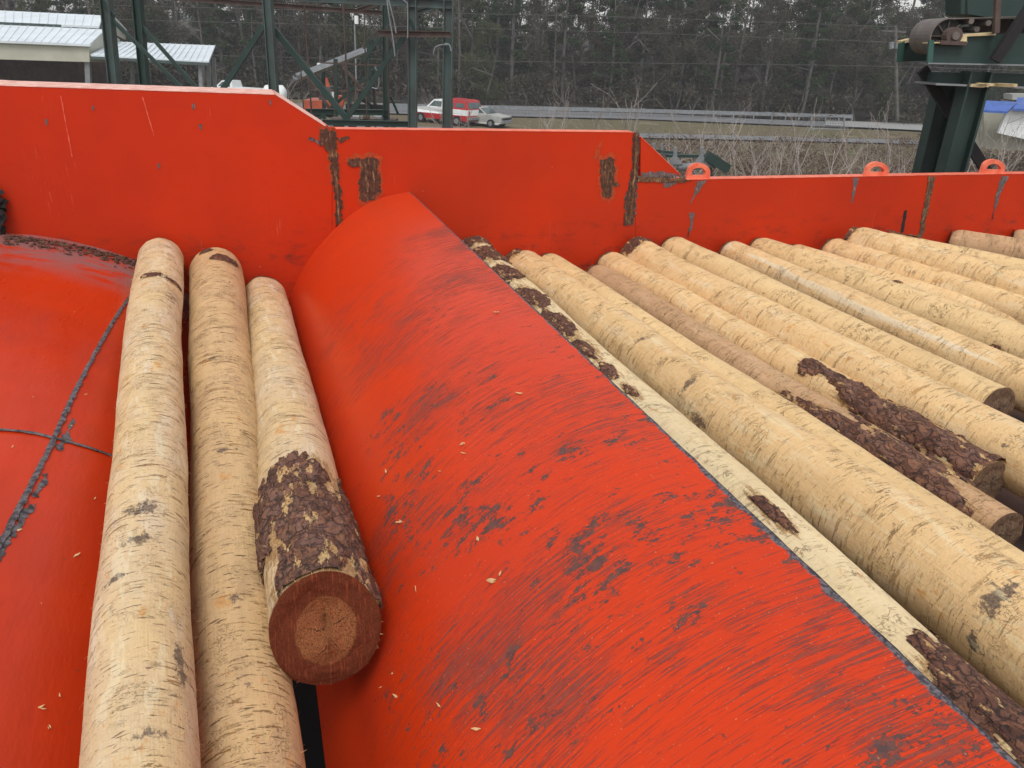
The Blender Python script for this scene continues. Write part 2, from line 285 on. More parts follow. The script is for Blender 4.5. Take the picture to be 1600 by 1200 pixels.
class MB:
    """collects faces in world coordinates; put() makes ONE mesh object"""
    def __init__(s): s.V = []; s.F = []
    def add(s, V, Fc): n = len(s.V); s.V += [np.array(v, float) for v in V]; s.F += [tuple(i+n for i in f) for f in Fc]; return s
    def prism(s, poly, off):                       # polygon extruded by a vector
        n = len(poly); off = np.array(off, float); V = [np.array(p, float) for p in poly]; V += [p+off for p in V]
        return s.add(V, [tuple(range(n)), tuple(range(2*n-1, n-1, -1))]+[(i, i+n, (i+1) % n+n, (i+1) % n) for i in range(n)])
    def box(s, c, ax, ay, az):                     # centre and three half vectors
        c, ax, ay, az = map(lambda q: np.array(q, float), (c, ax, ay, az))
        V = [c+i*ax+j*ay+k*az for i in (-1, 1) for j in (-1, 1) for k in (-1, 1)]
        return s.add(V, [(0, 1, 3, 2), (4, 6, 7, 5), (0, 4, 5, 1), (2, 3, 7, 6), (0, 2, 6, 4), (1, 5, 7, 3)])
    def bar(s, a, b, w, d, side=None):             # rectangular bar from a to b
        a = np.array(a, float); b = np.array(b, float); t = nrm(b-a); r = np.cross(t, FW) if side is None else np.cross(t, side)
        r = nrm(r); q = np.cross(r, t); return s.box((a+b)/2, (b-a)/2, r*w/2, q*d/2)
    def hbeam(s, a, b, w, d, th=.1):               # H section: two flanges and a web
        a = np.array(a, float); b = np.array(b, float); t = nrm(b-a); r = nrm(np.cross(t, FW)); q = np.cross(r, t)
        e = (b-a)/2; c = (a+b)/2; k = th*w
        s.box(c-r*(w-k)/2, e, r*k/2, q*d/2); s.box(c+r*(w-k)/2, e, r*k/2, q*d/2); s.box(c, e*.999, r*(w/2-k), q*d*.06); return s
    def tube(s, pts, rad, n=8, cap=True):
        pts = [np.array(p, float) for p in pts]; R = rad if hasattr(rad, '__len__') else [rad]*len(pts); V = []; Fc = []
        for i, p in enumerate(pts):
            t = nrm(pts[min(i+1, len(pts)-1)]-pts[max(i-1, 0)]); a = nrm(np.cross(t, (.13, .31, .94) if abs(t[2]) < .9 else (1, .1, 0))); b = np.cross(t, a)
            V += [p+R[i]*(a*math.cos(2*math.pi*k/n)+b*math.sin(2*math.pi*k/n)) for k in range(n)]
        for i in range(len(pts)-1): Fc += [(i*n+k, i*n+(k+1) % n, (i+1)*n+(k+1) % n, (i+1)*n+k) for k in range(n)]
        if cap: Fc += [tuple(range(n-1, -1, -1)), tuple((len(pts)-1)*n+k for k in range(n))]
        return s.add(V, Fc)
    def put(s, name, mat, parent=None, smooth=False, base=None, **kw):
        L = np.array(parent.matrix_world.translation if False else parent.location) if parent else (np.array(base) if base is not None else np.mean(s.V, 0))
        if parent and parent.parent: L = L+np.array(parent.parent.location)
        me = mesh(name, [v-L for v in s.V], s.F, mat, smooth, **kw)
        return link(name, me, parent, (0, 0, 0) if parent else L)
def ragged(pts, amp, step):                         # densify a 2-D outline and roughen it
    o = []; n = len(pts)
    for i in range(n):
        a = np.array(pts[i], float); b = np.array(pts[(i+1) % n], float); k = max(1, int(np.linalg.norm(b-a)/step*1.8))
        t = nrm(b-a); q = np.array((-t[1], t[0]))
        for j in range(k):
            p = a+(b-a)*j/k; o.append(p+q*amp*(random.random()-.5)*.9+q*amp*2.2*mn.noise(Vector((p[0]*.10, p[1]*.10, 3.)))+q*amp*1.6*mn.noise(Vector((p[0]*.33, p[1]*.33, 8.))))
    return o

# ------------------------------------------------------------------ red steel trough
YW = 5.4
def catmull(P, per=6):
    P = [np.array(p, float) for p in P]; P = [2*P[0]-P[1]]+P+[2*P[-1]-P[-2]]; o = []
    for i in range(1, len(P)-2):
        for k in range(per):
            t = k/per; a, b, c, d = P[i-1:i+3]
            o.append(.5*(2*b+(c-a)*t+(2*a-5*b+4*c-d)*t*t+(3*b-a-3*c+d)*t**3))
    o.append(P[-2]); return o
def extrude_profile(px, y0, y1, ny, attr_fn=None, per=6, wob=0):
    pr = [PY(p[0], p[1], YW) for p in catmull(px, per)]; s = [0]
    for a, b in zip(pr, pr[1:]): s.append(s[-1]+np.linalg.norm(b-a))
    V = []; U = []; A = []
    for i in range(ny+1):
        y = y0+(y1-y0)*i/ny
        for p, q in zip(pr, s):
            V.append(np.array((p[0], y, p[2]+wob*mn.noise(Vector((p[0]*1.1, y*1.1, 0)))))); U.append((y, q)); A.append(attr_fn(y, s[-1]-q) if attr_fn else 0)
    n = len(pr); Fc = [(i*n+j, i*n+j+1, (i+1)*n+j+1, (i+1)*n+j) for i in range(ny) for j in range(n-1)]
    return V, Fc, U, A, pr
# curved plate between the two heaps
hp = [(431, 552), (443, 505), (456, 458), (475, 416), (500, 382), (532, 348), (566, 323), (602, 307), (640, 299)]
hump = thing('curved_steel_plate', 'big curved red steel plate with scuffed dark streaks between the two groups of logs', 'steel plate', (1, 3, 4.5))
V, Fc, U, A, pr = extrude_profile(hp, .15, YW-.004, 90, lambda y, d: max(0, 1-d/(.013+.035*max(0, min(1, (1.9-y)/.5)))), 8)
U = [(a_, b_+.24) for a_, b_ in U]
mb = MB().add(V, Fc); mb.put('curved_face', M['hump'], hump, True, uvs=U, attr={'crest': A})
cr = pr[-1]
mb = MB(); top = np.array((cr[0], 0, cr[2]))
ys = np.linspace(.15, YW-.004, 160); V = []
for y in ys:
    j = .0022*mn.noise(Vector((y*14, 0, 0)))
    V += [(cr[0]+.0003, y, cr[2]+.001), (cr[0]+.005+j, y, cr[2]-.003+j), (cr[0]+.006+j, y, cr[2]-.018), (cr[0]+.002, y, cr[2]-.9)]
mb.add(V, [(4*i+k, 4*i+4+k, 4*i+5+k, 4*i+1+k) for i in range(len(ys)-1) for k in range(3)])
mb.put('plate_edge', M['black'], hump)
# low plate on the left, sloping into the valley
lp = [(-330, 356), (-180, 356), (-60, 359), (20, 364), (80, 371), (130, 381), (180, 395), (225, 412), (262, 432), (300, 452), (335, 472)]
left = thing('sloping_steel_plate', 'glossy red steel plate with dark cross shaped weld seams left of the logs', 'steel plate', (-1, 3, 4.3))
V, Fc, U, A, prl = extrude_profile(lp, .15, YW-.004, 60, None, 6, .002)
MB().add(V, Fc).put('plate_surface', M['plate'], left, True, uvs=U)
def zleft(x):
    for a, b in zip(prl, prl[1:]):
        if a[0] <= x <= b[0]: t = (x-a[0])/(b[0]-a[0]); return a[2]+(b[2]-a[2])*t
    return prl[0][2]
def on_left(u, v, up=0.):
    lo, hi = .4, YW
    d = ray(u, v)
    for _ in range(40):
        y = (lo+hi)/2; p = CAM+d*(y/d[1])
        if p[2] > zleft(p[0]): lo = y
        else: hi = y
    p = CAM+d*(lo/d[1]); p[2] = zleft(p[0])+.002*mn.noise(Vector((p[0]*1.1, p[1]*1.1, 0)))+up; return p
def ribbon(pxs, w, name, mat, parent, amp=.35, up=.004, bump=.004):
    P = [on_left(u, v, up) for u, v in catmull(pxs, 14)]; V = []
    Q = []
    for a, b in zip(P, P[1:]):
        k = max(1, int(np.linalg.norm(b-a)/.012)); Q += [a+(b-a)*i/k for i in range(k)]
    for i, p in enumerate(Q):
        t = nrm(Q[min(i+1, len(Q)-1)]-Q[max(0, i-1)]); r = nrm(np.cross(t, UP)); wl = w*(1+amp*2*(random.random()-.5)+amp*mn.noise(Vector((i*.2, 1, 0)))); wr = w*(1+amp*2*(random.random()-.5)+amp*mn.noise(Vector((i*.2, 9, 0))))
        V += [p-r*wl, p-r*wl*.3+UP*(bump*(.6+.5*random.random())), p+r*wr*.3+UP*(bump*(.6+.5*random.random())), p+r*wr]
    MB().add(V, [(4*i+k, 4*i+k+1, 4*i+5+k, 4*i+4+k) for i in range(len(Q)-1) for k in range(3)]).put(name, mat, parent)
ribbon([(216, 446), (180, 498), (145, 560), (112, 624), (85, 685), (45, 765), (0, 852), (-30, 905)], .011, 'weld_seam', M['black'], left)
ribbon([(-60, 668), (0, 673), (45, 677), (85, 686), (130, 698), (185, 717), (230, 735)], .009, 'weld_seam', M['black'], left, .3, .0055)
def flat_on_left(px, name, mat, parent, amp=3, step=3, up=.003):
    P = [on_left(*q, up) for q in ragged(px, amp, step)]; MB().add(P, [tuple(range(len(P)))]).put(name, mat, parent)
for q in ([(88, 700), (108, 668), (116, 655), (106, 690), (96, 705)], [(52, 775), (72, 738), (78, 742), (60, 778)], [(30, 800), (58, 785), (52, 800), (22, 830)], [(0, 850), (24, 818), (34, 824), (14, 850), (0, 880)]):
    flat_on_left(q, 'chipped_spot', M['black'], left)

# back wall: three steel panels
wall = thing('steel_side_wall', 'long red steel side wall with stepped top and rusty weld seams behind the logs', 'steel wall', tuple(PY(700, 420, YW)))
def panel(px, th, name='wall_panel', mat=None, lab=None):
    P = [PY(u, v, YW) for u, v in px]; o = MB().prism(P, (0, th, 0)).put(name, mat or M['wall'], wall)
    if lab: o['label'] = lab
    return o
panel([(-500, 108), (0, 134), (430, 148), (512, 200), (518.5, 203), (519.5, 900), (-500, 900)], .42, lab='tall left wall panel with a sloped corner')
panel([(519, 202), (993, 207), (993, 900), (520, 900)], .11, lab='middle wall panel with two rusty scars')
panel([(998, 282), (1088, 281), (1450, 274), (2300, 260), (2300, 900), (993.5, 900), (993.5, 282)], .10, lab='low right wall panel')
panel([(1001, 214), (1064, 274), (1001, 276)], .05, 'gusset_plate')
def cap(px, th, mat, up=.004):
    for a, b in zip(px, px[1:]):
        A_, B_ = PY(*a, YW), PY(*b, YW); t = nrm(B_-A_); n = np.cross(t, (0, 1, 0)); n = n*(1 if n[2] > 0 else -1)
        e = t*.003
        MB().prism([A_-(0, .003, 0)+e, B_-(0, .003, 0)-e, B_-(0, .003, 0)-e+n*up, A_-(0, .003, 0)+e+n*up], (0, th+.006, 0)).put('top_edge', mat, wall)
cap([(-500, 108), (0, 134), (430, 148), (512, 200)], .42, M['cap'])
cap([(518, 202), (990, 207)], .11, M['cap2']); cap([(1001, 214), (1064, 274)], .05, M['cap2']); cap([(1066, 281), (1450, 274), (2300, 260)], .10, M['cap2'])
def decal(px, name, mat, amp=1.5, step=2.5, off=.004, th=None):
    P = [PY(u, v, YW-off) for u, v in ragged(px, amp, step)]; MB().prism(P, (0, off-.0005, 0)).put(name, mat, wall)
def grow(px, g):
    c = np.mean(np.array(px, float), 0); return [tuple(np.array(p)+nrm(np.array(p)-c)*g) for p in px]
r1 = [(558, 248), (582, 245), (592, 252), (594, 300), (584, 312), (570, 316), (561, 312), (564, 262), (545, 258), (545, 250)]
decal(grow(r1, 7), 'scorched_paint', M['burn'], 2, 3, .003); decal(r1, 'rust_scar', M['rust'], 1.8, 2.5, .007)
MB().tube([PY(572, 256, YW-.008), PY(574, 300, YW-.008)], .012, 6).put('weld_bead', M['rust2'], wall); MB().tube([PY(584, 256, YW-.008), PY(584, 300, YW-.008)], .012, 6).put('weld_bead', M['rust2'], wall)
r2 = [(938, 250), (950, 246), (960, 249), (960, 290), (952, 310), (943, 308), (939, 290)]
decal(grow(r2, 6), 'scorched_paint', M['burn'], 2, 3, .003); decal(r2, 'rust_scar', M['rust'], 1.4, 2.5, .007)
MB().tube([PY(946, 256, YW-.008), PY(946, 298, YW-.008), PY(950, 302, YW-.008), PY(955, 297, YW-.008), PY(955, 256, YW-.008), PY(950, 251, YW-.008), PY(946, 256, YW-.008)], .007, 6).put('weld_bead', M['rust2'], wall)
decal([(960, 286), (967, 285), (969, 290), (961, 294)], 'rust_scar', M['rust'], 1, 2, .005)
decal([(935, 243), (929, 252), (927, 246), (937, 222), (942, 219)], 'scorched_paint', M['burn'], .8, 3, .003)
s1 = [(500, 200), (524, 204), (528, 222), (527, 250), (531, 290), (535, 342), (525, 356), (523, 300), (517, 262), (514, 236), (500, 226)]
decal(grow(s1, 5), 'scorched_paint', M['burn'], 1.8, 3, .003); decal(s1, 'weld_seam', M['rust'], 2.2, 2.2, .008)
MB().tube([PY(u, v, YW-.009) for u, v in catmull([(516, 206), (519, 235), (524, 270), (528, 310), (531, 350)], 6)], .010, 6).put('weld_bead', M['rust2'], wall)
decal([(482, 215), (500, 220), (499, 226), (483, 219)], 'rust_scar', M['black'], 1.5, 2, .004); decal([(529, 216), (545, 213), (547, 216), (531, 224)], 'rust_scar', M['rust'], 1, 2, .004)
s2 = [(990, 209), (1000, 212), (996, 262), (995, 300), (989, 352), (975, 352), (978, 310), (986, 272), (989, 240)]
decal(grow(s2, 2), 'bare_steel_patch', M['grey'], 2.2, 2.5, .003); decal(s2, 'weld_seam', M['rust'], 1.5, 2.2, .008)
MB().tube([PY(u, v, YW-.009) for u, v in catmull([(994, 215), (992, 260), (989, 300), (983, 350)], 5)], .011, 6).put('weld_bead', M['rust2'], wall)
decal([(996, 277), (1070, 278), (1080, 282), (1070, 285), (996, 284)], 'weld_seam', M['rust2'], .9, 2.2, .008)
decal([(1002, 271), (1030, 268), (1058, 272), (1072, 277), (1002, 278)], 'bare_steel_patch', M['grey'], 2.2, 2.5, .003)
decal([(1035, 285), (1060, 285), (1052, 290), (1038, 293)], 'bare_steel_patch', M['grey'], 1.2, 2.5, .003)
decal([(1451, 275), (1462, 275), (1452, 320), (1441, 372), (1434, 372), (1444, 322)], 'weld_seam', M['rust2'], 1.2, 2.5, .005)
for q in ([(1089, 283), (1104, 281), (1092, 300), (1078, 319), (1086, 298)], [(1077, 334), (1085, 332), (1080, 360), (1074, 372), (1078, 350)],
          [(1334, 279), (1343, 278), (1336, 300), (1331, 318), (1332, 298)], [(1565, 275), (1577, 275), (1564, 300), (1550, 345), (1556, 305)], [(1412, 330)] * 0):
    if q: decal(q, 'bare_steel_patch', M['grey'], .8, 3, .003)
decal([(1413, 329), (1418, 328), (1412, 362), (1407, 365)], 'slot', M['dark'], .3, 4, .003)
for x, y in ((70, 186), (143, 164), (300, 162), (311, 194), (246, 255), (420, 156)):
    decal([(x, y), (x+4, y+1), (x+4, y+7), (x+2, y+11)], 'paint_chip', M['grey'], .8, 2, .002)
for x, y, dx, dy in ((94, 150, 18, 95), (222, 152, 18, 60)):
    decal([(x, y), (x+1.6, y), (x+dx+1.2, y+dy), (x+dx, y+dy)], 'scratch', M['scr'], .3, 6, .002)
for cx in (1090, 1369, 1551):                       # lifting lugs standing on the wall
    y0 = {1090: 282, 1369: 277, 1551: 273}[cx]; h = 27 if cx == 1090 else 24
    outp = [(cx-18, y0)]+[(cx+3-17*math.cos(a), y0-h+14-14*math.sin(a)) for a in np.linspace(.15, math.pi, 10)]+[(cx+19, y0)]
    inn = [(cx-9, y0-8)]+[(cx+2-11*math.cos(a), y0-h+15-8*math.sin(a)) for a in np.linspace(.15, math.pi, 10)]+[(cx+11, y0-8)]
    n = len(outp); V = [PY(*p, YW+.02) for p in outp]+[PY(*p, YW+.02) for p in inn]; V += [v+(0, .035, 0) for v in V]
    Fq = []
    for i in range(n-1): Fq += [(i, i+1, n+i+1, n+i), (2*n+i, 3*n+i, 3*n+i+1, 2*n+i+1), (i, 2*n+i, 2*n+i+1, i+1), (n+i, n+i+1, 3*n+i+1, 3*n+i)]
    Fq += [(0, n, 2*n-1, n-1), (0, n-1, 2*n+n-1, 2*n), (n, 3*n, 4*n-1, 2*n-1), (2*n, 3*n-1, 4*n-1, 3*n)]
    MB().add(V, Fq).put('lifting_lug', M['cap2'], wall)
# deck under the right hand logs, dark pit under the valley
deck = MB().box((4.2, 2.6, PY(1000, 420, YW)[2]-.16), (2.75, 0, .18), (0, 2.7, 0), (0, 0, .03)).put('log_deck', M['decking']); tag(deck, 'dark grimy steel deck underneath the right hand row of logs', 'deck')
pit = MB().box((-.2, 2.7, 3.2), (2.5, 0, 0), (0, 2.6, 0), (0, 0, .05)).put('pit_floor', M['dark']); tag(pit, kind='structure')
fl = MB(); o_ = PY(6, 330, YW-.06)
for k in range(46):
    a = random.random()*6.28; r = random.random()**.5; c = PY(-8+random.gauss(0, 6), 328+random.gauss(0, 18), YW-.03-.05*random.random())
    t = nrm((math.cos(a)*.4, -.2, math.sin(a))); fl.bar(c-t*.04, c+t*.06, .025, .01)
fl = fl.put('rubber_flap', M['rubber']); tag(fl, 'frayed black rubber flap against the red wall at the far left', 'rubber flap')

# ------------------------------------------------------------------ logs
def fbm(p, o=3): return mn.fractal(Vector(p), 1., 2., o)
def components(n, Fb):
    par = list(range(n))
    def fd(i):
        while par[i] != i: par[i] = par[par[i]]; i = par[i]
        return i
    for f_ in Fb:
        for i in f_[1:]: par[fd(i)] = fd(f_[0])
    D = {}
    for f_ in Fb: D.setdefault(fd(f_[0]), []).append(f_)
    return list(D.values())
def project_pick(G, NV, u, v):
    q = proj(G); d = ((q-np.array((u, v)))**2).sum(-1); d = np.where(((CAM-G)*NV).sum(-1) > 0, d, 1e9); return np.unravel_index(d.argmin(), d.shape)
def make_log(label, far, d1, near, d2, mat, yf=1.0, dz=0., ext=0., bend=(0, 0), cut=None, patches=(), bark='bark', fine=.012, spl=60, group=None, edge=False, lumpy=1., nb=None, barkh=1., slant=0., strips=(), stains=(), amp=.6):
    """far/near: image points of the axis (or of the upper outline when edge), d1/d2 diameters in metres"""
    yfar = YW*yf-.02; f = np.array(far, float); g = np.array(near, float); r1, r2 = d1/2, d2/2
    P0 = PY(*f, yfar); P1 = PZ(*g, P0[2]+dz)
    if edge:
        t = nrm(g-f); n2 = np.array((-t[1], t[0])); n2 *= np.sign(n2[1])
        for _ in range(6):
            P0 = PY(*(f+n2*r1*F/(yfar*1.04)), yfar); dep = -((P1-CAM) @ M3)[2]; P1 = PZ(*(g+n2*r2*F/dep), P0[2]+dz)
    if ext: P1 = P1+(P1-P0)*ext
    ax = P1-P0; L = np.linalg.norm(ax); y = ax/L; x = nrm(np.cross(y, UP)); z = np.cross(x, y)
    R = np.array([x, y, z]).T; sd = random.random()*50
    def surf(l, a, h=0.):
        s = l/L; r = r1+(r2-r1)*s+h; cx = bend[0]*math.sin(math.pi*s)+.022*mn.noise(Vector((l*.7, sd, 0))); cz = bend[1]*math.sin(math.pi*s)+.016*mn.noise(Vector((l*.7, sd, 5)))
        ca, sa = math.cos(a), math.sin(a)
        r *= 1+lumpy*(.055*mn.noise(Vector((ca*.9, l*1.3+sd, sa*.9)))+.02*mn.noise(Vector((ca*2.2, l*5+sd, sa*2.2)))+.008*mn.noise(Vector((ca*6, l*16+sd, sa*6))))
        if slant: l = l-slant*r*ca*max(0, min(1, (l-L+.5)/.5))
        return (cx+r*sa, l, cz+r*ca)             # a = 0 is the top
    nl = max(20, int(L/.022)); na = 72
    A_ = np.linspace(-math.pi, math.pi, na+1); V = []; U = []
    for i in range(nl+1):
        l = L*i/nl; rnd = 0
        e = min(i, nl-i)
        rnd = 0 if nl-i < i else (-.030, -.011, -.003, 0)[min(3, e)]
        for a in A_: V.append(surf(l, a, rnd)); U.append((a*(r1+r2)/2, l))
    n = na+1; Fc = [(i*n+j, i*n+j+1, (i+1)*n+j+1, (i+1)*n+j) for i in range(nl) for j in range(na)]
    o = link('debarked_log', mesh('log', V, Fc, M[mat], True, U), None, P0)
    o.rotation_euler = Matrix(R.tolist()).to_euler(); tag(o, label, 'log', group or 'peeled pine logs lying in the red trough')
    ru = (r1+r2)/2
    # cut ends
    for s, mt_ in ((0, 'end_b'), (1, cut or 'end_b')):
        l0 = L*s; E = []; rings = 22 if cut == 'end_r' else 10
        for k in range(rings+1):
            q = k/rings
            for a in A_[:-1]:
                p = surf(l0, a, (.0015 if s else -.03) if k == rings else 0); off = (.008*mn.noise(Vector((p[0]*q*25, s, p[2]*q*25)))+.004*mn.noise(Vector((p[0]*q*80, s, p[2]*q*80)))+.004*random.random())*(1 if s else -1)
                E.append((p[0]*q, p[1]+(off+.002*(1 if s else -1) if k < rings else 0), p[2]*q))
        Fe = [(k*na+j, k*na+(j+1) % na, (k+1)*na+(j+1) % na, (k+1)*na+j) for k in range(rings) for j in range(na)]
        if s == 0: Fe = [f_[::-1] for f_ in Fe]
        if s or True: link('cut_end', mesh('cut_end', [(p[0], p[1]-l0, p[2]) for p in E], Fe, M[mt_], True), o, (0, l0, 0))
    # bark patches as raised ragged plates
    G = np.array(V).reshape(nl+1, n, 3); Cn = np.array([[(math.sin(a), 0, math.cos(a)) for a in A_]]*(nl+1))
    GW = G @ R.T+P0; NW = Cn @ R.T
    Gp, Np = (np.array(V).reshape(nl+1, n, 3) @ R.T+P0), NW
    for an, pl_ in (('pale', strips), ('stain', stains), ('inner', [(p_[0], p_[1], p_[2]*1.25+.012, p_[3]*1.25+.02) for p_ in patches])):
        va = np.zeros((nl+1, n))
        for (u, v, wa, wl) in pl_:
            i, j = project_pick(GW, NW, u, v); da = (A_-A_[j]+math.pi) % (2*math.pi)-math.pi; dl = L*(np.arange(nl+1)-i)/nl
            va = np.maximum(va, 1-np.sqrt((da[None]*ru/wa/1.4)**2+(dl[:, None]/wl/1.4)**2))
        if an == 'stain':
            for _ in range(int(L*3.5)):
                a0 = random.uniform(-1.5, 1.5); l0_ = random.uniform(.05, L); wa = random.uniform(.008, .035); wl = random.uniform(.008, .03); sg = random.uniform(.45, .9)
                va = np.maximum(va, sg*(1-np.sqrt((((A_-a0)*ru/wa/1.4)**2)[None]+((L*np.arange(nl+1)/nl-l0_)/wl/1.4)[:, None]**2)))
        at = o.data.attributes.new(an, 'FLOAT', 'POINT'); at.data.foreach_set('value', np.clip(va, 0, 1).ravel())
    for plist, bmat, nm_ in ((patches, bark, 'bark'),):
      pts = []
      for (u, v, wa, wl, *rest) in plist:
          i, j = project_pick(GW, NW, u, v); pts.append((A_[j], L*i/nl, wa, wl, rest[0] if rest else 0))
      if pts:
          Vb = []; Fb = []
          lo = min(p[1]-p[3]*1.5 for p in pts); hi = max(p[1]+p[3]*1.5 for p in pts); lo = max(0, lo); hi = min(L+.001, hi)
          ml = int((hi-lo)/fine)+1; ma = int(2*math.pi*ru/fine)
          mk = np.zeros((ml+1, ma+1)); H = np.zeros_like(mk)
          for i in range(ml+1):
              l = lo+(hi-lo)*i/ml
              for j in range(ma+1):
                  a = -math.pi+2*math.pi*j/ma; best = -9
                  for (pa, pl, wa, wl, sk) in pts:
                      da = (a-pa-sk*(l-pl)+math.pi) % (2*math.pi)-math.pi
                      q = 1-math.sqrt((da*ru/wa)**2+((l-pl)/wl)**2)
                      if q > best: best = q
                  if best > -1:
                      ca, sa = math.cos(a)*ru, math.sin(a)*ru
                      best += (1.1 if nm_ == 'stain' else amp)*mn.fractal(Vector((ca*13, l*5+sd, sa*13)), .7, 2., 6)
                  mk[i, j] = best
                  if best > 0:
                      wv = mn.noise_vector(Vector((ca*11, l*8+sd, sa*11)))*.35; d_, q_ = mn.voronoi(Vector((ca*22, l*10+sd, sa*22))+wv)
                      hh = math.sin(q_[0][0]*91.7+q_[0][1]*57.3+q_[0][2]*33.1)*43758.5; hh -= math.floor(hh); crk = min(1, (d_[1]-d_[0])*7)
                      H[i, j] = {'bark': barkh, 'stain': .06}.get(nm_, .3)*min(1, best*6)*(.003+.008*hh*(.4+.6*crk)+.004*mn.noise(Vector((ca*60, l*35, sa*60)))+.002*random.random())
          idx = {}
          for i in range(ml):
              for j in range(ma):
                  q = [(i, j), (i, j+1), (i+1, j+1), (i+1, j)]
                  if sum(mk[p] for p in q)/4 > 0:
                      f_ = []
                      for p in q:
                          if p not in idx: idx[p] = len(Vb); Vb.append(surf(lo+(hi-lo)*p[0]/ml, -math.pi+2*math.pi*p[1]/ma, (.0008 if nm_ == 'stain' else .002)+H[p]))
                          f_.append(idx[p])
                      Fb.append(f_)
          for comp in components(len(Vb), Fb):
              if len(comp) < 14: continue
              used = sorted({i for f_ in comp for i in f_}); mp = {a: b for b, a in enumerate(used)}
              link(nm_, mesh(nm_, [Vb[i] for i in used], [[mp[i] for i in f_] for f_ in comp], M[bmat], True), o)
    # loose fibres
    if spl:
        Vs = []; Fs = []
        for k in range(spl):
            l = random.random()*L; a = random.uniform(-2.2, 2.2); p = np.array(surf(l, a)); nn = np.array((math.sin(a), 0, math.cos(a)))
            tt = np.cross(nn, (0, 1, 0)); th = random.random()*6.28; d = nrm((tt*math.cos(th)+np.array((0, 1, 0))*math.sin(th))+nn*random.uniform(.1, .9)); ln = random.uniform(.008, .03); w = nrm(np.cross(d, nn))*random.uniform(.0006, .0016)
            if cut == 'end_r' and slant and k % 4 == 0: a = random.uniform(-math.pi, math.pi); p = np.array(surf(L-.004*random.random(), a)); nn = np.array((math.sin(a), 0, math.cos(a))); d = nrm(nn+rng.normal(size=3)*.7); ln = random.uniform(.004, .02)*random.random(); w = nrm(np.cross(d, nn+.01))*.0011
            b = len(Vs); Vs += [p-w, p+w, p+d*ln+nn*random.uniform(-.002, .004)]; Fs.append((b, b+1, b+2))
        tag(link('loose_fibre', mesh('fibre', Vs, Fs, M['chip']), o), kind='stuff')
    return o
G1 = 'three peeled logs in the valley of the trough'
make_log('tall leftmost peeled log with dark smudges lying beside the left red plate', (253, 400), .270, (224, 1270), .225, 'w_left', .995, -.06, .1, (.02, 0), patches=((235, 428, .05, .035), (268, 440, .06, .03), (292, 412, .025, .015)), bark='bark2', spl=500, group=G1, fine=.008, barkh=.3, stains=((225, 792, .08, .05), (212, 842, .06, .04), (282, 1040, .035, .10), (235, 1147, .05, .025), (250, 428, .08, .03), (180, 905, .06, .02)))
make_log('middle peeled log of the left three with a bark scab on its far tip', (337, 421), .330, (398, 1290), .245, 'w_mid', .995, -.17, .1, (.01, 0), patches=((350, 403, .07, .06), (322, 392, .03, .03)), stains=((330, 560, .06, .02), (350, 700, .07, .02), (365, 930, .04, .03), (300, 610, .03, .03)), bark='bark2', spl=500, group=G1, fine=.008, barkh=.8)
make_log('short left log with thick brown bark and a reddish cut end facing the camera', (414, 462), .280, (510, 985), .292, 'w_left', .995, .20, 0, (.0, .0), cut='end_r', slant=.3, amp=.95,
    patches=((480, 735, .10, .14), (470, 790, .2, .2), (520, 800, .2, .22), (430, 800, .12, .2), (540, 850, .2, .2), (578, 850, .12, .2), (500, 870, .14, .16), (450, 820, .14, .16)), spl=400, group=G1, fine=.007, barkh=1.15)
# right hand row: far top outline point, near top outline point
GR = 'peeled logs lying side by side right of the curved plate'
def rl(*a, **k): k.setdefault('group', GR); k.setdefault('edge', True); return make_log(*a, **k)
rl('white log with dark bark strips pressed against the edge of the curved plate', (760, 377), .27, (1546, 1072), .26, 'w_wht', 1.0, 0, .5, patches=((725, 366, .16, .18), (755, 395, .14, .2), (790, 425, .11, .18), (830, 465, .09, .22), (875, 510, .07, .25), (915, 545, .05, .16), (950, 580, .03, .1), (985, 610, .02, .09), (1205, 800, .025, .12), (1550, 1105, .08, .18), (1590, 1120, .12, .25)), bark='bark2', spl=250, fine=.009)
rl('very thick pale log with a bark knob at its far end beside the white log', (828, 389), .28, (1600, 885), .38, 'w_yel', 1.0, 0, .6, stains=((1075, 600, .10, .03), (1000, 530, .05, .03), (1560, 925, .10, .05), (1520, 1000, .05, .03), (1090, 655, .04, .1)), patches=((796, 384, .09, .07), (785, 392, .06, .05)), bark='bark2', spl=220)
rl('narrow pale log squeezed behind the thickest log', (868, 396), .22, (1600, 862), .25, 'w_smo', 1.0, -.03, .5, spl=120)
rl('thin reddish tan log ending in bark at the right edge below the barked log', (942, 412), .215, (1590, 800), .19, 'w_brn', .97, 0, .0, cut='end_b', amp=.45, patches=((1226, 620, .035, .05), (1300, 660, .05, .25), (1340, 690, .07, .25), (1400, 720, .08, .26), (1460, 765, .06, .16), (1430, 700, .06, .3)), spl=150)
rl('yellow log whose near half is wrapped in dark ragged bark', (962, 392), .23, (1565, 720), .20, 'w_yel', 1.0, 0, 0, cut='end_b', amp=.5, patches=((1265, 572, .06, .07), (1310, 590, .03, .15), (1350, 625, .09, .18), (1400, 650, .12, .28), (1460, 670, .13, .28), (1500, 700, .12, .2), (1540, 705, .07, .16)), spl=200, lumpy=1.6, barkh=1.6)
rl('log with a frayed swollen far end and dark bark scab next to the wall seam', (1010, 372), .31, (1600, 667), .25, 'w_yel', .99, 0, .5, stains=((1050, 455, .02, .05), (1200, 540, .05, .03)), patches=((975, 385, .12, .09), (990, 370, .07, .09), (960, 395, .06, .06)), bark='bark2', spl=250)
rl('smooth tan log sawn off short with a brown round end showing at the right', (1062, 366), .27, (1575, 604), .225, 'w_smo', 1.0, 0, 0, cut='end_b', spl=120)
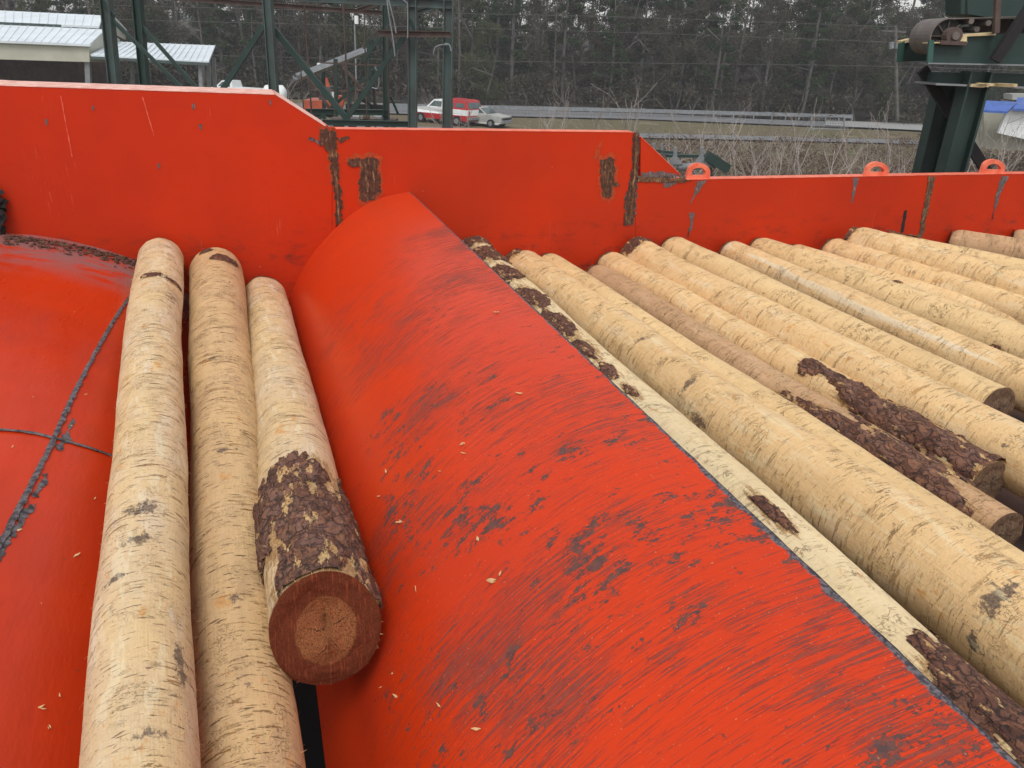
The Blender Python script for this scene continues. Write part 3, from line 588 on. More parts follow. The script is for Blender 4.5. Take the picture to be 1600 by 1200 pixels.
rl('log with a splintered far tip and a long white torn strip', (1150, 373), .24, (1600, 562), .25, 'w_yel', .99, 0, .8, spl=350, strips=((1205, 412, .02, .35), (1270, 445, .03, .5), (1340, 478, .03, .5), (1410, 508, .02, .4), (1490, 540, .015, .4), (1135, 385, .05, .06)), amp=.4)
rl('tan log with a dark branch knot halfway along the right hand row', (1192, 367), .26, (1600, 505), .31, 'w_smo', 1.0, 0, .8, patches=((1402, 440, .025, .03), (1465, 510, .02, .03), (1555, 545, .02, .03)), bark='bark2', spl=120)
rl('pale log mostly hidden behind the tan log with the branch knot', (1243, 378), .21, (1600, 485), .22, 'w_yel', 1.0, -.03, .6, spl=60)
rl('pale yellow log between the knotty log and the log with a bark flap', (1305, 367), .26, (1600, 462), .26, 'w_yel', .99, 0, .8, spl=120)
rl('thick pale log with a ragged bark flap on its far end', (1345, 349), .28, (1600, 425), .28, 'w_yel', .97, 0, .8, patches=((1328, 362, .06, .05), (1310, 362, .03, .04)), bark='bark2', spl=200)
rl('log with a thin bark strip tucked behind the thick log with the bark flap', (1385, 357), .22, (1600, 408), .22, 'w_smo', .99, -.02, .6, patches=((1400, 362, .04, .2),), bark='bark2', spl=60)
rl('reddish brown log under the pale tip near the right edge of the wall', (1490, 353), .25, (1600, 375), .25, 'w_brn', 1.0, 0, 1., spl=60)
rl('slim pale log in front of the reddish brown log near the right edge', (1525, 379), .19, (1600, 396), .19, 'w_yel', .99, -.02, 1., spl=40)
rl('rightmost log touching the low red wall panel', (1585, 352), .22, (1700, 372), .22, 'w_brn', 1.0, 0, 1., spl=40)

# small chips and flakes lying about
def hump_pt(u, v):
    d = ray(u, v); lo, hi = .3, YW
    def h(x):
        for a, b in zip(pr, pr[1:]):
            if a[0] <= x <= b[0]: return a[2]+(b[2]-a[2])*(x-a[0])/(b[0]-a[0])
        return -9
    for _ in range(40):
        y = (lo+hi)/2; p = CAM+d*(y/d[1])
        if p[2] > h(p[0]): lo = y
        else: hi = y
    return CAM+d*(lo/d[1])
def chip(c, ln, mat, label, group, name='wood_splinter', n=2):
    mb = MB(); n = random.choice((1, 1, 2))
    for k in range(n):
        a = random.random()*6.28; t = np.array((math.cos(a), math.sin(a), 0)); q = np.array((-t[1], t[0], 0)); p = c+(t*random.uniform(-.3, .3)+q*random.uniform(-.2, .2))*ln
        V = [p-t*ln*.5, p-t*ln*.1+q*ln*random.uniform(.05, .3), p+t*ln*.55+UP*ln*.15, p+t*ln*.1-q*ln*random.uniform(.04, .25)]
        mb.prism([v+UP*.004 for v in V], UP*.002)
    o = mb.put(name, M[mat], base=c); tag(o, label, 'wood chip', group)
for u, v in [(random.uniform(620, 1300), random.uniform(800, 1180)) for _ in range(16)]+[(random.uniform(560, 900), random.uniform(420, 800)) for _ in range(8)]+[(812, 617), (1065, 802), (1015, 832), (1012, 845), (780, 900), (770, 910), (612, 1055), (618, 1090), (748, 1140), (1050, 1096), (1388, 1170), (1052, 665), (604, 740), (1040, 870), (595, 1075)]:
    chip(hump_pt(u, v), random.uniform(.007, .028), 'chip', 'tiny pale splinter of wood lying on the curved red plate', 'splinters on the curved red plate')
for u, v in [(random.uniform(5, 180), random.uniform(450, 1150)) for _ in range(7)]+[(52, 622), (186, 664), (135, 618), (148, 780), (66, 1108), (120, 870), (20, 700), (160, 905)]:
    chip(on_left(u, v), random.uniform(.006, .022), 'chip', 'tiny pale splinter of wood lying on the sloping left plate', 'splinters on the left plate')
mb = MB()
for k in range(420):
    t = random.random(); u = 8+t*214; v = 368+t*42-6*math.sin(t*3.1)+abs(random.gauss(0, 7)); p = on_left(u, v); a = random.random()*6.28; s = random.uniform(.004, .022)
    q = np.array((math.cos(a), math.sin(a), random.uniform(-.3, .3))); r = np.array((-q[1], q[0], random.uniform(-.3, .3)))
    mb.prism([p-q*s+UP*.004, p+r*s*.5+UP*.008, p+q*s+UP*.005, p-r*s*.5+UP*.003], UP*.004)
tag(mb.put('bark_debris', M['flake']), 'loose bark crumbs heaped where the left plate meets the wall', 'debris', kind='stuff')
# ------------------------------------------------------------------ ground, roads, hill
def hz(x, y):
    d = x*FW[0]+y*FW[1]; s = x*RT[0]+y*RT[1]; t = max(0, min(1, (d-84)/70)); return 7.5*t*t*(3-2*t)+.8*mn.noise(Vector((x*.02, y*.02, 0)))*t
V = []; Fc = []; nx, ny = 90, 100
for j in range(ny+1):
    d = -30+(j/ny)**1.7*700
    for i in range(nx+1):
        s = (i/nx-.5)*2; s = (abs(s)**1.4)*(1 if s > 0 else -1)*500; p = FW*d+RT*s; z = hz(p[0], p[1])+.05*mn.noise(Vector((p[0]*.3, p[1]*.3, 0))); V.append((p[0], p[1], z))
Fc = [(j*(nx+1)+i, j*(nx+1)+i+1, (j+1)*(nx+1)+i+1, (j+1)*(nx+1)+i) for j in range(ny) for i in range(nx)]
m = N('winter_ground', .95, .1); o = m.obj()
c = m.mix(m.ramp(m.noise(o, .12, 5), .35, .65), (.15, .125, .075), (.125, .12, .065)); c = m.mix(m.ramp(m.noise(o, 1.7, 6, .75), .4, .65, 0, .8), c, (.12, .09, .065))
c = m.mix(m.ramp(m.noise(o, .3, 4), .55, .7), c, (.20, .17, .12)); m.col(c); m.bump(m.noise(o, 6, 4), .5, .1)
g = link('ground', mesh('ground', V, Fc, m.m, True)); tag(g, kind='structure')
V = []; 
for j in range(26):
    d = 81.5+j**1.6*1.6
    for i in range(41): s = (i/20-1)*d*.95; p = FW*(d+1.2*mn.noise(Vector((i*.7, 0, 0))))+RT*s; V.append((p[0], p[1], hz(p[0], p[1])+.12))
ff = link('forest_floor', mesh('forest_floor', V, [(j*41+i, j*41+i+1, j*41+i+42, j*41+i+41) for j in range(25) for i in range(40)], simple('leaf_litter', (.06, .05, .038), (.04, .034, .027), .8, .95, 0, .5), True)); tag(ff, kind='structure')
def strip(name, top, bot, z, mat):
    V = []; n = len(top)
    for a, b in zip(top, bot): V += [PZ(*a, z), PZ(*b, z)]
    MB_ = MB().add(V, [(2*i, 2*i+1, 2*i+3, 2*i+2) for i in range(n-1)]); tag(MB_.put(name, mat), kind='structure')
M['asph'] = simple('grey_asphalt', (.17, .17, .18), (.14, .14, .145), 1.5, .8, 0, 0)
M['conc'] = simple('pale_concrete', (.32, .32, .31), (.27, .27, .26), 1, .8, 0, 0)
strip('road', [(100, 148), (640, 168), (1000, 177), (1430, 192), (1900, 210)], [(100, 160), (640, 178), (1000, 186), (1430, 203), (1900, 224)], .12, M['asph'])
strip('road', [(100, 181), (700, 199), (1000, 208), (1200, 213), (1440, 219), (1900, 236)], [(100, 190), (700, 208), (1000, 215), (1200, 219), (1440, 225), (1900, 245)], .12, M['asph'])
strip('concrete_apron', [(1290, 188), (1430, 193), (1700, 202)], [(1290, 196), (1430, 203), (1700, 218)], .17, M['conc'])
# guard rail and chain link gate
gr = thing('guard_rail', 'long pale steel guard rail running along the road below the woods', 'guard rail', PZ(1000, 184, 0))
gp = [PZ(u, v+1.5, .0) for u, v in ((560, 174), (800, 178), (1000, 182), (1200, 187), (1330, 190.5))]
for a, b in zip(gp, gp[1:]): MB().bar(a+UP*.62, b+UP*.62, .34, .06).put('rail', M['galv'], gr)
for k in range(26):
    t = k/25*3.999; i = int(t); p = gp[i]+(gp[i+1]-gp[i])*(t-i); MB().bar(p, p+UP*.6, .12, .12).put('post', M['galv'], gr)
cg = thing('chain_link_gate', 'pale wire mesh gate standing at the roadside end of the guard rail', 'gate', PF(1292, 202, 52))
for x in (1268, 1319): MB().tube([PF(x, 204, 52), PF(x, 180, 52)], .05, 6).put('post', M['galv'], cg)
mb = MB()
for y in (182, 202): mb.tube([PF(1268, y-1, 52), PF(1319, y+1, 52)], .035, 5)
mb.put('rail', M['galv'], cg); mb = MB()
for k in range(13): mb.tube([PF(1268+k*4.2, 182, 52), PF(1268+k*4.2, 203, 52)], .012, 3)
for k in range(7): mb.tube([PF(1268, 183+k*3, 52), PF(1319, 184+k*3, 52)], .012, 3)
tag(mb.put('wire_mesh', M['galv'], cg), kind='stuff')
# ------------------------------------------------------------------ sheds on the left
def slab(px4, dist4, th, name, mat, parent, rib=0):
    P = [PF(u, v, d) for (u, v), d in zip(px4, dist4)]; mb = MB().prism(P, (0, 0, -th))
    if rib:
        for k in range(rib+1):
            t = k/rib; a = P[0]+(P[1]-P[0])*t; b = P[3]+(P[2]-P[3])*t; mb.bar(a+UP*.005, b+UP*.005, .06, .03)
    return mb.put(name, mat, parent)
def quad(px, d, th, name, mat, parent):
    P = [PF(u, v, dd) for (u, v), dd in zip(px, d if hasattr(d, '__len__') else [d]*len(px))]; return MB().prism(P, FW*th).put(name, mat, parent)
sh = thing('metal_building', 'long beige metal building with stepped white ribbed roof at the upper left', 'building', PF(60, 180, 50))
slab([(-420, -4), (160, 24), (155, 41), (-420, 16)], [60, 56, 52, 54], .12, 'upper_roof', M['roof'], sh, 44)
slab([(-420, 20), (165, 46), (140, 69), (-420, 46)], [52, 51.5, 46, 46], .12, 'lower_roof', M['roof'], sh, 44)
quad([(-420, 16), (156, 41), (163, 47), (-420, 21)], 52.2, .2, 'vent_strip', M['green2'], sh)
quad([(-420, 49), (139, 70), (140, 97), (-420, 80)], 46.2, .15, 'fascia_wall', M['beige'], sh)
quad([(141, 70), (163, 47), (186, 62), (186, 97), (141, 97)], [46.3, 51, 56, 56, 46.3], .15, 'gable_wall', M['beige'], sh)
quad([(160, 24), (178, 28), (195, 46), (195, 62), (163, 46)], [56, 58, 62, 62, 52], .15, 'gable_wall', M['beige'], sh)
slab([(176, 27), (180, 27), (198, 46), (192, 46)], [58, 60, 64, 62], .15, 'roof_edge', M['roof'], sh)
quad([(-420, 60), (186, 90), (190, 190), (-420, 190)], 58, .3, 'dark_interior_wall', M['browns'], sh)
for x in (-200, -30, 137): MB().bar(PF(x, 96, 46.5), PF(x+5, 200, 46.5), .28, .2).put('post', M['galv'], sh)
s2_ = thing('open_shed', 'small open sided shed with white ribbed lean-to roof beside the beige building', 'shed', PF(240, 180, 46))
slab([(182, 65), (336, 71), (326, 96), (142, 86)], [56, 54, 45, 45], .1, 'roof', M['roof'], s2_, 18)
quad([(142, 88), (326, 98), (326, 103), (142, 92)], 44.9, .1, 'roof_edge', M['green2'], s2_)
for x, y, d in ((313, 102, 45.3), (325, 100, 50), (334, 96, 53), (206, 98, 52), (183, 95, 45.3)): MB().bar(PF(x, y-6, d), PF(x+4, 190, d), .2, .2).put('post', M['galv'], s2_)
# ------------------------------------------------------------------ gantry
D1, D2 = 16., 19.
ga = thing('steel_gantry', 'tall skeletal green steel gantry with diagonal braces rising behind the red wall', 'gantry', PF(450, 420, 17))
def B(a, b, w, d, name, mat, dist, h=True):
    A_, B_ = PF(*a, dist if not hasattr(dist, '__len__') else dist[0]), PF(*b, dist if not hasattr(dist, '__len__') else dist[1]); mb = MB(); ws = w*(dist if not hasattr(dist, '__len__') else dist[0])/F
    (mb.hbeam if h else mb.bar)(A_, B_, ws, ws*d); return mb.put(name, mat, ga)
for a, b, w, dd in (((162, -40), (192, 260), 13, D1), ((414, -60), (441, 330), 11.5, D1), ((644, -60), (646, 420), 12, D1), ((702, -60), (695, 420), 13, D1)):
    B(a, b, w, 1.2, 'post', M['green2'], dd)
for a, b, w, dd in (((211, -40), (238, 260), 11, D2), ((602, -60), (605, 380), 8, D2), ((640, -60), (641, 300), 6, 21)): B(a, b, w, 1.2, 'post', M['green'], dd)
for a, b, w, dd in (((172, 28), (345, 196), 5, D1), ((219, 38), (345, 180), 5, D2), ((412, 40), (340, 152), 7, D1+.3), ((420, 36), (556, 203), 8, D1+.3), ((636, 50), (520, 216), 7, D1+.3), ((604, 44), (566, 96), 5, D2), ((650, 50), (640, 30), 5, D1), ((150, -10), (178, 25), 6, D1)):
    B(a, b, w, .8, 'brace', M['green'], dd, False)
B((498, -3), (706, 7), 11, 1, 'top_beam', M['green2'], D1); B((200, -8), (604, 21), 6, 1, 'rear_beam', M['browns'], D2+1); B((590, 52), (705, 54), 8, 1, 'cross_beam', M['browns'], D1-.2)
B((360, -14), (520, 2), 7, 1, 'top_beam', M['green2'], (D1+2, D1)); B((560, 16), (604, 2), 5, 1, 'brace', M['browns'], D2); B((645, 22), (690, 8), 6, 1, 'brace', M['green2'], D1+1)
B((478, 174), (608, 176), 8, 1, 'lower_beam', M['green'], D2); B((504, 191), (642, 194), 8, 1, 'lower_beam', M['green'], D1+.2)
for a, b, w in (((474, -10), (487, 180), 2.6), ((535, -10), (546, 200), 3), ((466, 50), (475, 180), 2), ((569, 20), (573, 185), 2), ((604, 40), (608, 190), 2.4), ((636, 60), (639, 199), 2), ((705, 5), (707, 200), 1.6), ((521, 60), (523, 180), 1.6)):
    MB().tube([PF(*a, D1+.8), PF(*b, D1+.8)], w*D1/F/2, 6).put('hanger_rod', M['browns'], ga)
for P_ in ([(604, -5), (608, 25), (614, 60), (617, 88)], [(606, -5), (615, 30), (619, 52)], [(630, 0), (635, 4), (637, 12), (637, 60)], [(695, 68), (702, 70), (705, 80)], [(677, 85), (680, 74), (690, 70), (700, 70)]):
    MB().tube([PF(*q, D1-.3) for q in catmull(P_, 4)], .012, 5).put('hanging_cable', M['galv'], ga)
MB().tube([PF(*q, D2) for q in catmull([(586, 104), (592, 122), (590, 138), (580, 136)], 5)], .015, 5).put('hanging_cable', M['galv'], ga)
mb = MB().bar(PF(500, 98, D2), PF(596, 102, D2), .03, .03); mb.put('hand_rail', M['browns'], ga)
tf = thing('rusty_frame', 'tangle of dark rusty steel members standing behind the gantry braces', 'steel frame', PF(550, 300, 25))
for a, b_, w, mt_ in (((600, 96), (498, 186), 4, 'green'), ((536, 104), (612, 192), 3.5, 'browns'), ((478, 118), (530, 190), 4, 'browns'), ((560, 150), (600, 182), 5, 'dark'), ((575, 60), (577, 330), 3.5, 'green'), ((525, 92), (528, 330), 4, 'green'), ((490, 140), (600, 146), 3, 'browns'), ((556, 130), (556, 330), 2.6, 'browns'), ((540, 166), (604, 168), 7, 'dark'), ((583, 110), (592, 330), 3, 'dark'), ((610, 150), (622, 178), 3, 'green')):
    MB().bar(PF(*a, 25), PF(*b_, 25.3), w*25/F, w*25/F).put('member', M[mt_], tf)
# log loader with lifting chute
ld = thing('log_chute', 'grey inclined chute sloping up behind the green gantry', 'chute', PF(510, 190, 30))
mb = MB(); a, b = PF(463, 123, 29), PF(567, 82, 31); mb.bar(a, b, .12, 1.0); mb.bar(a+UP*.12, b+UP*.12, .1, .08); mb.put('trough', M['galv'], ld)
MB().box(PF(500, 104, 30), RT*.08, FW*.1, UP*.12).put('motor_box', M['white'], ld)
MB().tube([PF(465, 124, 29), PF(460, 123, 29), PF(458, 119, 29)], .04, 6).put('hook', M['galv'], ld)
for x in (505, 545): MB().bar(PF(x, 108, 30.5), PF(x+3, 230, 30.5), .12, .12).put('support_leg', M['green'], ld)
om = thing('log_loader', 'orange red log loading machine parked behind the gantry braces', 'machine', PF(515, 210, 34))
MB().box(PF(503, 164, 34), RT*.55, FW*.8, UP*.22).put('chassis', M['orange'], om); MB().box(PF(511, 149, 34), RT*.25, FW*.4, UP*.35).put('cab', M['glass'], om)
MB().tube([PF(507, 122, 34), PF(511, 138, 34), PF(515, 160, 34)], [.12, .16, .12], 6).put('boom', M['orange'], om)
MB().bar(PF(534, 150, 34), PF(530, 172, 34), .25, .3).put('outrigger', M['orange'], om); MB().box(PF(519, 148, 34), RT*.2, FW*.2, UP*.14).put('hood', M['white'], om)
for x in (497, 515): MB().tube([PF(x, 172, 33.4), PF(x, 172, 33.4)+FW*.3], .3, 12).put('wheel', M['tyre'], om)
mc = thing('roller_machinery', 'dark rusty roller machinery lying between the lower gantry beams', 'machinery', PF(570, 230, 22))
for x, w in ((552, 10), (568, 9), (585, 12), (600, 8)): MB().tube([PF(x, 183, 20), PF(x+w, 184, 20)], .07, 8).put('roller', M['galv' if x in (552, 585) else 'browns'], mc)
MB().bar(PF(520, 187, 20.3), PF(620, 189, 20.3), .1, .5).put('frame', M['browns'], mc)
for x in (525, 575, 615): MB().bar(PF(x, 187, 20.3), PF(x, 360, 20.3), .12, .12).put('leg', M['browns'], mc)
lp_ = thing('lamp_post', 'thin white pole with a small white lamp head behind the gantry', 'lamp post', PF(556, 175, 45))
MB().tube([PF(554, 38, 45), PF(558, 178, 45)], .04, 6).put('pole', M['galv'], lp_); MB().box(PF(557, 31, 45), RT*.09, FW*.1, UP*.2).put('lamp_head', M['white'], lp_)
# ------------------------------------------------------------------ vehicles
def car(name, label, cat, uv, dist, yaw, kind, ca, cb, group=None, base=None):
    """side profile (x forward, z up) extruded with tapered cabin; yaw = heading angle from image right"""
    p = PF(*uv, dist) if base is None else base; p = np.array((p[0], p[1], hz(p[0], p[1])))
    h = RT*math.cos(yaw)+FW*math.sin(yaw); l = np.cross(UP, h); t = thing(name, label, cat, p, group)
    def pt(x, y, z): return p+h*x+l*y+UP*z
    def loft(prof, wid, nm, mat):
        n = len(prof); V = [pt(x, wd/2*s, z) for s in (-1, 1) for (x, z), wd in zip(prof, wid)]
        return MB().add(V, [tuple(range(n)), tuple(range(2*n-1, n-1, -1))]+[(i, i+n, (i+1) % n+n, (i+1) % n) for i in range(n)]).put(nm, mat, t)
    if kind == 'truck':
        Lh = 2.75; w = 1.95
        loft([(-Lh, .48), (-Lh, .82), (Lh, .76), (Lh, .45), (2.4, .38), (-2.5, .40)], [w]*6, 'lower_body', cb)
        loft([(-Lh, .82), (-Lh, 1.22), (1.35, 1.24), (2.6, 1.10), (Lh, .98), (Lh, .76)], [w, w*.98, w*.98, w*.92, w*.9, w], 'body', ca)
        loft([(-.35, 1.23), (-.30, 1.82), (.75, 1.80), (1.4, 1.22)], [w*.95, w*.78, w*.76, w*.92], 'cabin', ca)
        for s in (-1, 1):
            q = [pt(x, s*w*k/2, z) for x, k, z in ((-.1, .935, 1.30), (-.08, .83, 1.70), (.68, .825, 1.70), (1.12, .90, 1.30))]; MB().prism(q, l*s*.012).put('side_window', M['glass'], t)
        MB().prism([pt(1.385, -.8, 1.27), pt(1.385, .8, 1.27), pt(.81, .68, 1.76), pt(.81, -.68, 1.76)], h*.03).put('windscreen', M['glass'], t)
        if label.find('canopy') > 0 or label.find('topper') > 0:
            loft([(-2.72, 1.23), (-2.45, 1.86), (-2.2, 1.92), (-.5, 1.95), (-.37, 1.9), (-.37, 1.23)], [w*.95, w*.84, w*.8, w*.8, w*.82, w*.95], 'topper', M['carred'])
            for s in (-1, 1):
                for x0, x1 in ((-2.3, -1.5), (-1.35, -.6)): MB().prism([pt(x0, s*w*.462, 1.38), pt(x0+.05, s*w*.43, 1.68), pt(x1, s*w*.43, 1.68), pt(x1, s*w*.462, 1.38)], l*s*.02).put('topper_window', M['glass'], t)
            MB().prism([pt(-2.68, -.8, 1.33), pt(-2.68, .8, 1.33), pt(-2.51, .72, 1.74), pt(-2.51, -.72, 1.74)], -h*.04).put('rear_window', M['glass'], t)
        MB().box(pt(-2.82, 0, .62), h*.07, l*.9, UP*.1).put('bumper', M['galv'], t); MB().box(pt(2.8, 0, .6), h*.07, l*.9, UP*.1).put('bumper', M['galv'], t)
        for s in (-1, 1): MB().box(pt(-2.76, s*.86, 1.0), h*.02, l*.07, UP*.16).put('tail_light', M['carred'], t); MB().box(pt(2.74, s*.78, .92), h*.03, l*.13, UP*.08).put('headlight', M['galv'], t)
        wx = (1.85, -1.7); wr = .38
    else:
        Lh = 2.35; w = 1.78
        loft([(-Lh, .35), (-Lh, .92), (-1.5, .97), (1.1, .96), (Lh-.05, .82), (Lh, .4), (2, .26), (-2, .26)], [w*.9, w*.93, w, w, w*.92, w*.9, w, w], 'body', ca)
        loft([(-1.5, .965), (-1.0, 1.38), (.25, 1.40), (1.0, .955)], [w*.9, w*.72, w*.72, w*.9], 'cabin', ca)
        for s in (-1, 1): MB().prism([pt(-1.25, s*w*.44, 1.0), pt(-.93, s*w*.375, 1.33), (pt(.2, s*w*.375, 1.34)), pt(.8, s*w*.44, 1.0)], l*s*.012).put('side_window', M['glass'], t)
        MB().prism([pt(1.0, -.72, 1.0), pt(1.0, .72, 1.0), pt(.32, .6, 1.37), pt(.32, -.6, 1.37)], h*.03).put('windscreen', M['glass'], t)
        MB().prism([pt(-1.5, -.72, 1.0), pt(-1.5, .72, 1.0), pt(-1.05, .6, 1.35), pt(-1.05, -.6, 1.35)], -h*.03).put('rear_window', M['glass'], t)
        MB().box(pt(Lh+.02, 0, .42), h*.06, l*.82, UP*.08).put('bumper', M['galv'], t); MB().box(pt(Lh, 0, .66), h*.02, l*.45, UP*.08).put('grille', M['tyre'], t)
        for s in (-1, 1): MB().box(pt(Lh, s*.62, .68), h*.04, l*.12, UP*.08).put('headlight', M['glass'], t)
        wx = (1.45, -1.4); wr = .31
    for x in wx:
        for s in (-1, 1):
            c = pt(x, s*w*.49, wr); wo = MB().tube([c-l*.12, c+l*.12], wr, 20).put('wheel', M['tyre'], t); MB().tube([c+l*s*.122, c+l*s*.14], wr*.55, 12).put('rim', M['galv'], wo)
    return t
def place(u, v): return PZ(u, v, 0)
car('pickup_truck', 'white and dark red pickup truck with a red topper parked on the grass', 'pickup truck', None, 0, math.radians(148), 'truck', M['white'], M['carred'], base=place(699, 193))
car('parked_car', 'old white sedan parked right behind the red and white pickup truck', 'car', None, 0, math.radians(-28), 'sedan', M['dullw'], M['dullw'], base=place(751, 196))
car('pickup_truck', 'dark pickup truck with white roof just showing above the tall wall panel', 'pickup truck', None, 0, math.radians(170), 'truck', M['white'], M['carred'], base=place(368, 158))
tk = thing('fuel_tank', 'rounded white tank peeking over the sloped corner of the tall wall panel', 'tank', PF(432, 190, 40))
MB().tube([PF(414, 150, 40), PF(417, 149, 40), PF(442, 150, 40), PF(446, 151, 40)], [.28, .48, .5, .3], 14).put('tank_shell', M['white'], tk, True)
for x in (420, 440): MB().bar(PF(x, 160, 40), PF(x, 225, 40), .1, .3).put('leg', M['galv'], tk)
# ------------------------------------------------------------------ conveyor head at the right
cv = thing('belt_conveyor', 'dark green belt conveyor head on thick slanted steel legs at the upper right', 'conveyor', PF(1500, 420, 9.6))
DN, DF = 9.2, 10.0
M['green3'] = simple('lighter_green_steel', (.03, .10, .08), (.02, .07, .055), 3, .5)
def Bc(a, b, w, d, name, mat, dist, h=True):
    mb = MB(); A_, B_ = PF(*a, dist), PF(*b, dist); ws = w*dist/F; (mb.hbeam if h else mb.bar)(A_, B_, ws, ws*d); return mb.put(name, mat, cv)
Bc((1483, 112), (1418, 380), 27, .9, 'leg', M['green'], 10.0); Bc((1527, 112), (1455, 380), 32, .9, 'leg', M['green'], 9.3)
Bc((1441, 108), (1590, 345), 14, .5, 'brace', M['dark'], 9.7, False)
def side(px, dist, th, name, mat, lab=None):
    o = MB().prism([PF(u, v, dist) for u, v in px], FW*th).put(name, mat, cv)
side([(1452, 63), (1460, 63), (1457, 99), (1449, 99)], DN-.07, .03, 'channel_end', M['green3'])
side([(1405, 68), (1414, 64), (1411, 97), (1402, 97)], DF-.07, .03, 'channel_end', M['green3'])
MB().prism([PF(1500, 60, DN-.04), PF(1511, 53, DN-.04), PF(1556, 50, DN-.04), PF(1556, 55, DN-.04), PF(1511, 57, DN-.04), PF(1511, 65, DN-.04), PF(1500, 65, DN-.04)], FW*.12).put('sawdust_heap', M['saw'], cv)
side([(1452, 66), (1511, 64), (1511, 54), (1760, 48), (1760, 104), (1452, 98)], DN, .04, 'side_channel', M['green'])
side([(1405, 70), (1416, 62), (1600, 60), (1600, 92), (1405, 96)], DF, .04, 'side_channel', M['green'])
MB().prism([PF(1452, 66, DN-.06), PF(1512, 64.5, DN-.06), PF(1512, 66.5, DN-.06), PF(1452, 68, DN-.06)], FW*.16).put('flange', M['saw'], cv)
MB().prism([PF(1450, 98, DN-.08), PF(1760, 104, DN-.08), PF(1760, 106, DN-.08), PF(1450, 100, DN-.08)], FW*.2).put('flange', M['galv'], cv)
MB().prism([PF(1408, 64, DF-.05), PF(1424, 60, DF-.05), PF(1424, 65, DF-.05), PF(1408, 69, DF-.05)], FW*.12).put('flange', M['saw'], cv)
side([(1472, 114), (1760, 118), (1760, 142), (1468, 130)], DN+.15, .5, 'cross_beam', M['green'])
MB().prism([PF(1462, 130, DN), PF(1760, 142, DN), PF(1760, 145, DN), PF(1462, 133, DN)], FW*.5).put('flange', M['galv'], cv)
MB().prism([PF(1434, 110, DF), PF(1518, 114, DF), PF(1518, 117, DF), PF(1434, 113, DF)], -FW*.3).put('flange', M['galv'], cv)
mb = MB(); 
for k in range(9): mb.box(PF(1520+random.random()*70, 131+random.random()*3, DN-.02), RT*random.uniform(.04, .12), FW*.03, UP*.015)
tag(mb.put('sawdust', M['saw'], cv), kind='stuff')
for k in range(5):
    pass
c0 = PF(1480, 57, DN+.1); Rd = .185                     # drum and belt wrapped around it
bl = MB(); prof = [(2.2, .33)]+[(math.cos(a)*Rd, math.sin(a)*Rd) for a in np.linspace(1.45, 4.9, 18)]+[(2.2, -.17)]
q = [c0+RT*x+UP*z for x, z in prof]; qi = [c0+RT*(x*.93 if abs(x) < 1 else x)+UP*(z*.93 if abs(x) < 1 else z-.012*(1 if z > 0 else -1)) for x, z in prof]; n = len(q)
V = q+qi; V = V+[v+FW*.5 for v in V]; Fq = []
for i in range(n-1): Fq += [(i, i+1, 2*n+i+1, 2*n+i), (n+i, 3*n+i, 3*n+i+1, n+i+1), (i, n+i, n+i+1, i+1), (2*n+i, 2*n+i+1, 3*n+i+1, 3*n+i)]
bl.add(V, Fq).put('belt', M['belt'], cv)
MB().tube([c0+FW*.02, c0+FW*.48], .05, 10).put('shaft', M['browns'], cv); MB().tube([c0+FW*.04, c0+FW*.46], .175, 24).put('drum', M['dark'], cv)
for k in range(8): a = k*math.pi/4; MB().bar(c0+FW*.03+(RT*math.cos(a)+UP*math.sin(a))*.05, c0+FW*.03+(RT*math.cos(a)+UP*math.sin(a))*.17, .012, .012).put('spoke', M['browns'], cv)
bh = PF(1489, 56, DN-.02)
MB().tube([bh-FW*.04, bh+FW*.08], .085, 14).put('bearing_housing', M['browns'], cv); MB().box(bh-UP*.07, RT*.14, FW*.06, UP*.02).put('bearing_foot', M['browns'], cv)
MB().tube([bh-FW*.07, bh-FW*.04], .04, 12).put('bearing_cap', M['belt'], cv)
for x, y in ((1518, 33), (1545, 36), (1527, 46)): MB().tube([PF(x, y, DN+.1), PF(x, y, DN+.1)+FW*.3], .03, 10).put('roller', M['belt'], cv)
side([(1511, -40), (1760, -40), (1760, 22), (1545, 27), (1512, 22)], DN+.5, .5, 'chute_hood', M['green'])
side([(1520, 30), (1760, 28), (1760, 50), (1524, 54)], DN+.7, .1, 'inner_plate', M['browns'])
Bc((1560, -30), (1556, 52), 7, 1, 'post', M['browns'], DN-.1, False); Bc((1630, -20), (1554, 95), 15, .5, 'brace', M['dark'], DN-.15, False); Bc((1504, -10), (1503, 22), 5, 1, 'post', M['green'], DN+.3, False)
# stacked frame supports beyond the wall
fr = thing('pipe_stand', 'green and grey steel frame with a fat grey pipe behind the first lifting lug', 'steel frame', PF(1090, 330, 22))
DD = 22.
def Bf(a, b, w, d, name, mat, dist=DD): ws = w*dist/F; return MB().bar(PF(*a, dist), PF(*b, dist), ws, ws*d).put(name, mat, fr)
Bf((1040, 243), (1121, 244), 4, 3, 'beam', M['green'], DD+1); Bf((1103, 242), (1137, 264), 14, 1.2, 'beam', M['green']); Bf((1010, 234), (1062, 240), 4, 1, 'beam', M['green'], DD+2)
MB().tube([PF(1060, 262, DD), PF(1118, 257, DD)], .10, 14).put('pipe', M['galv'], fr, True)
for x in (1055, 1096): 
    Bf((x, 230), (x, 262), 5, 1, 'post', M['galv']); MB().prism([PF(x-12, 257, DD-.1), PF(x+12, 257, DD-.1), PF(x, 240, DD-.1)], FW*.06).put('gusset', M['galv'], fr)
for x in (1022, 1034): Bf((x, 224), (x, 240), 4, 1, 'post', M['galv'], DD+2)
for x in (1045, 1075, 1110): Bf((x, 262), (x, 400), 5, 1, 'leg', M['green'])
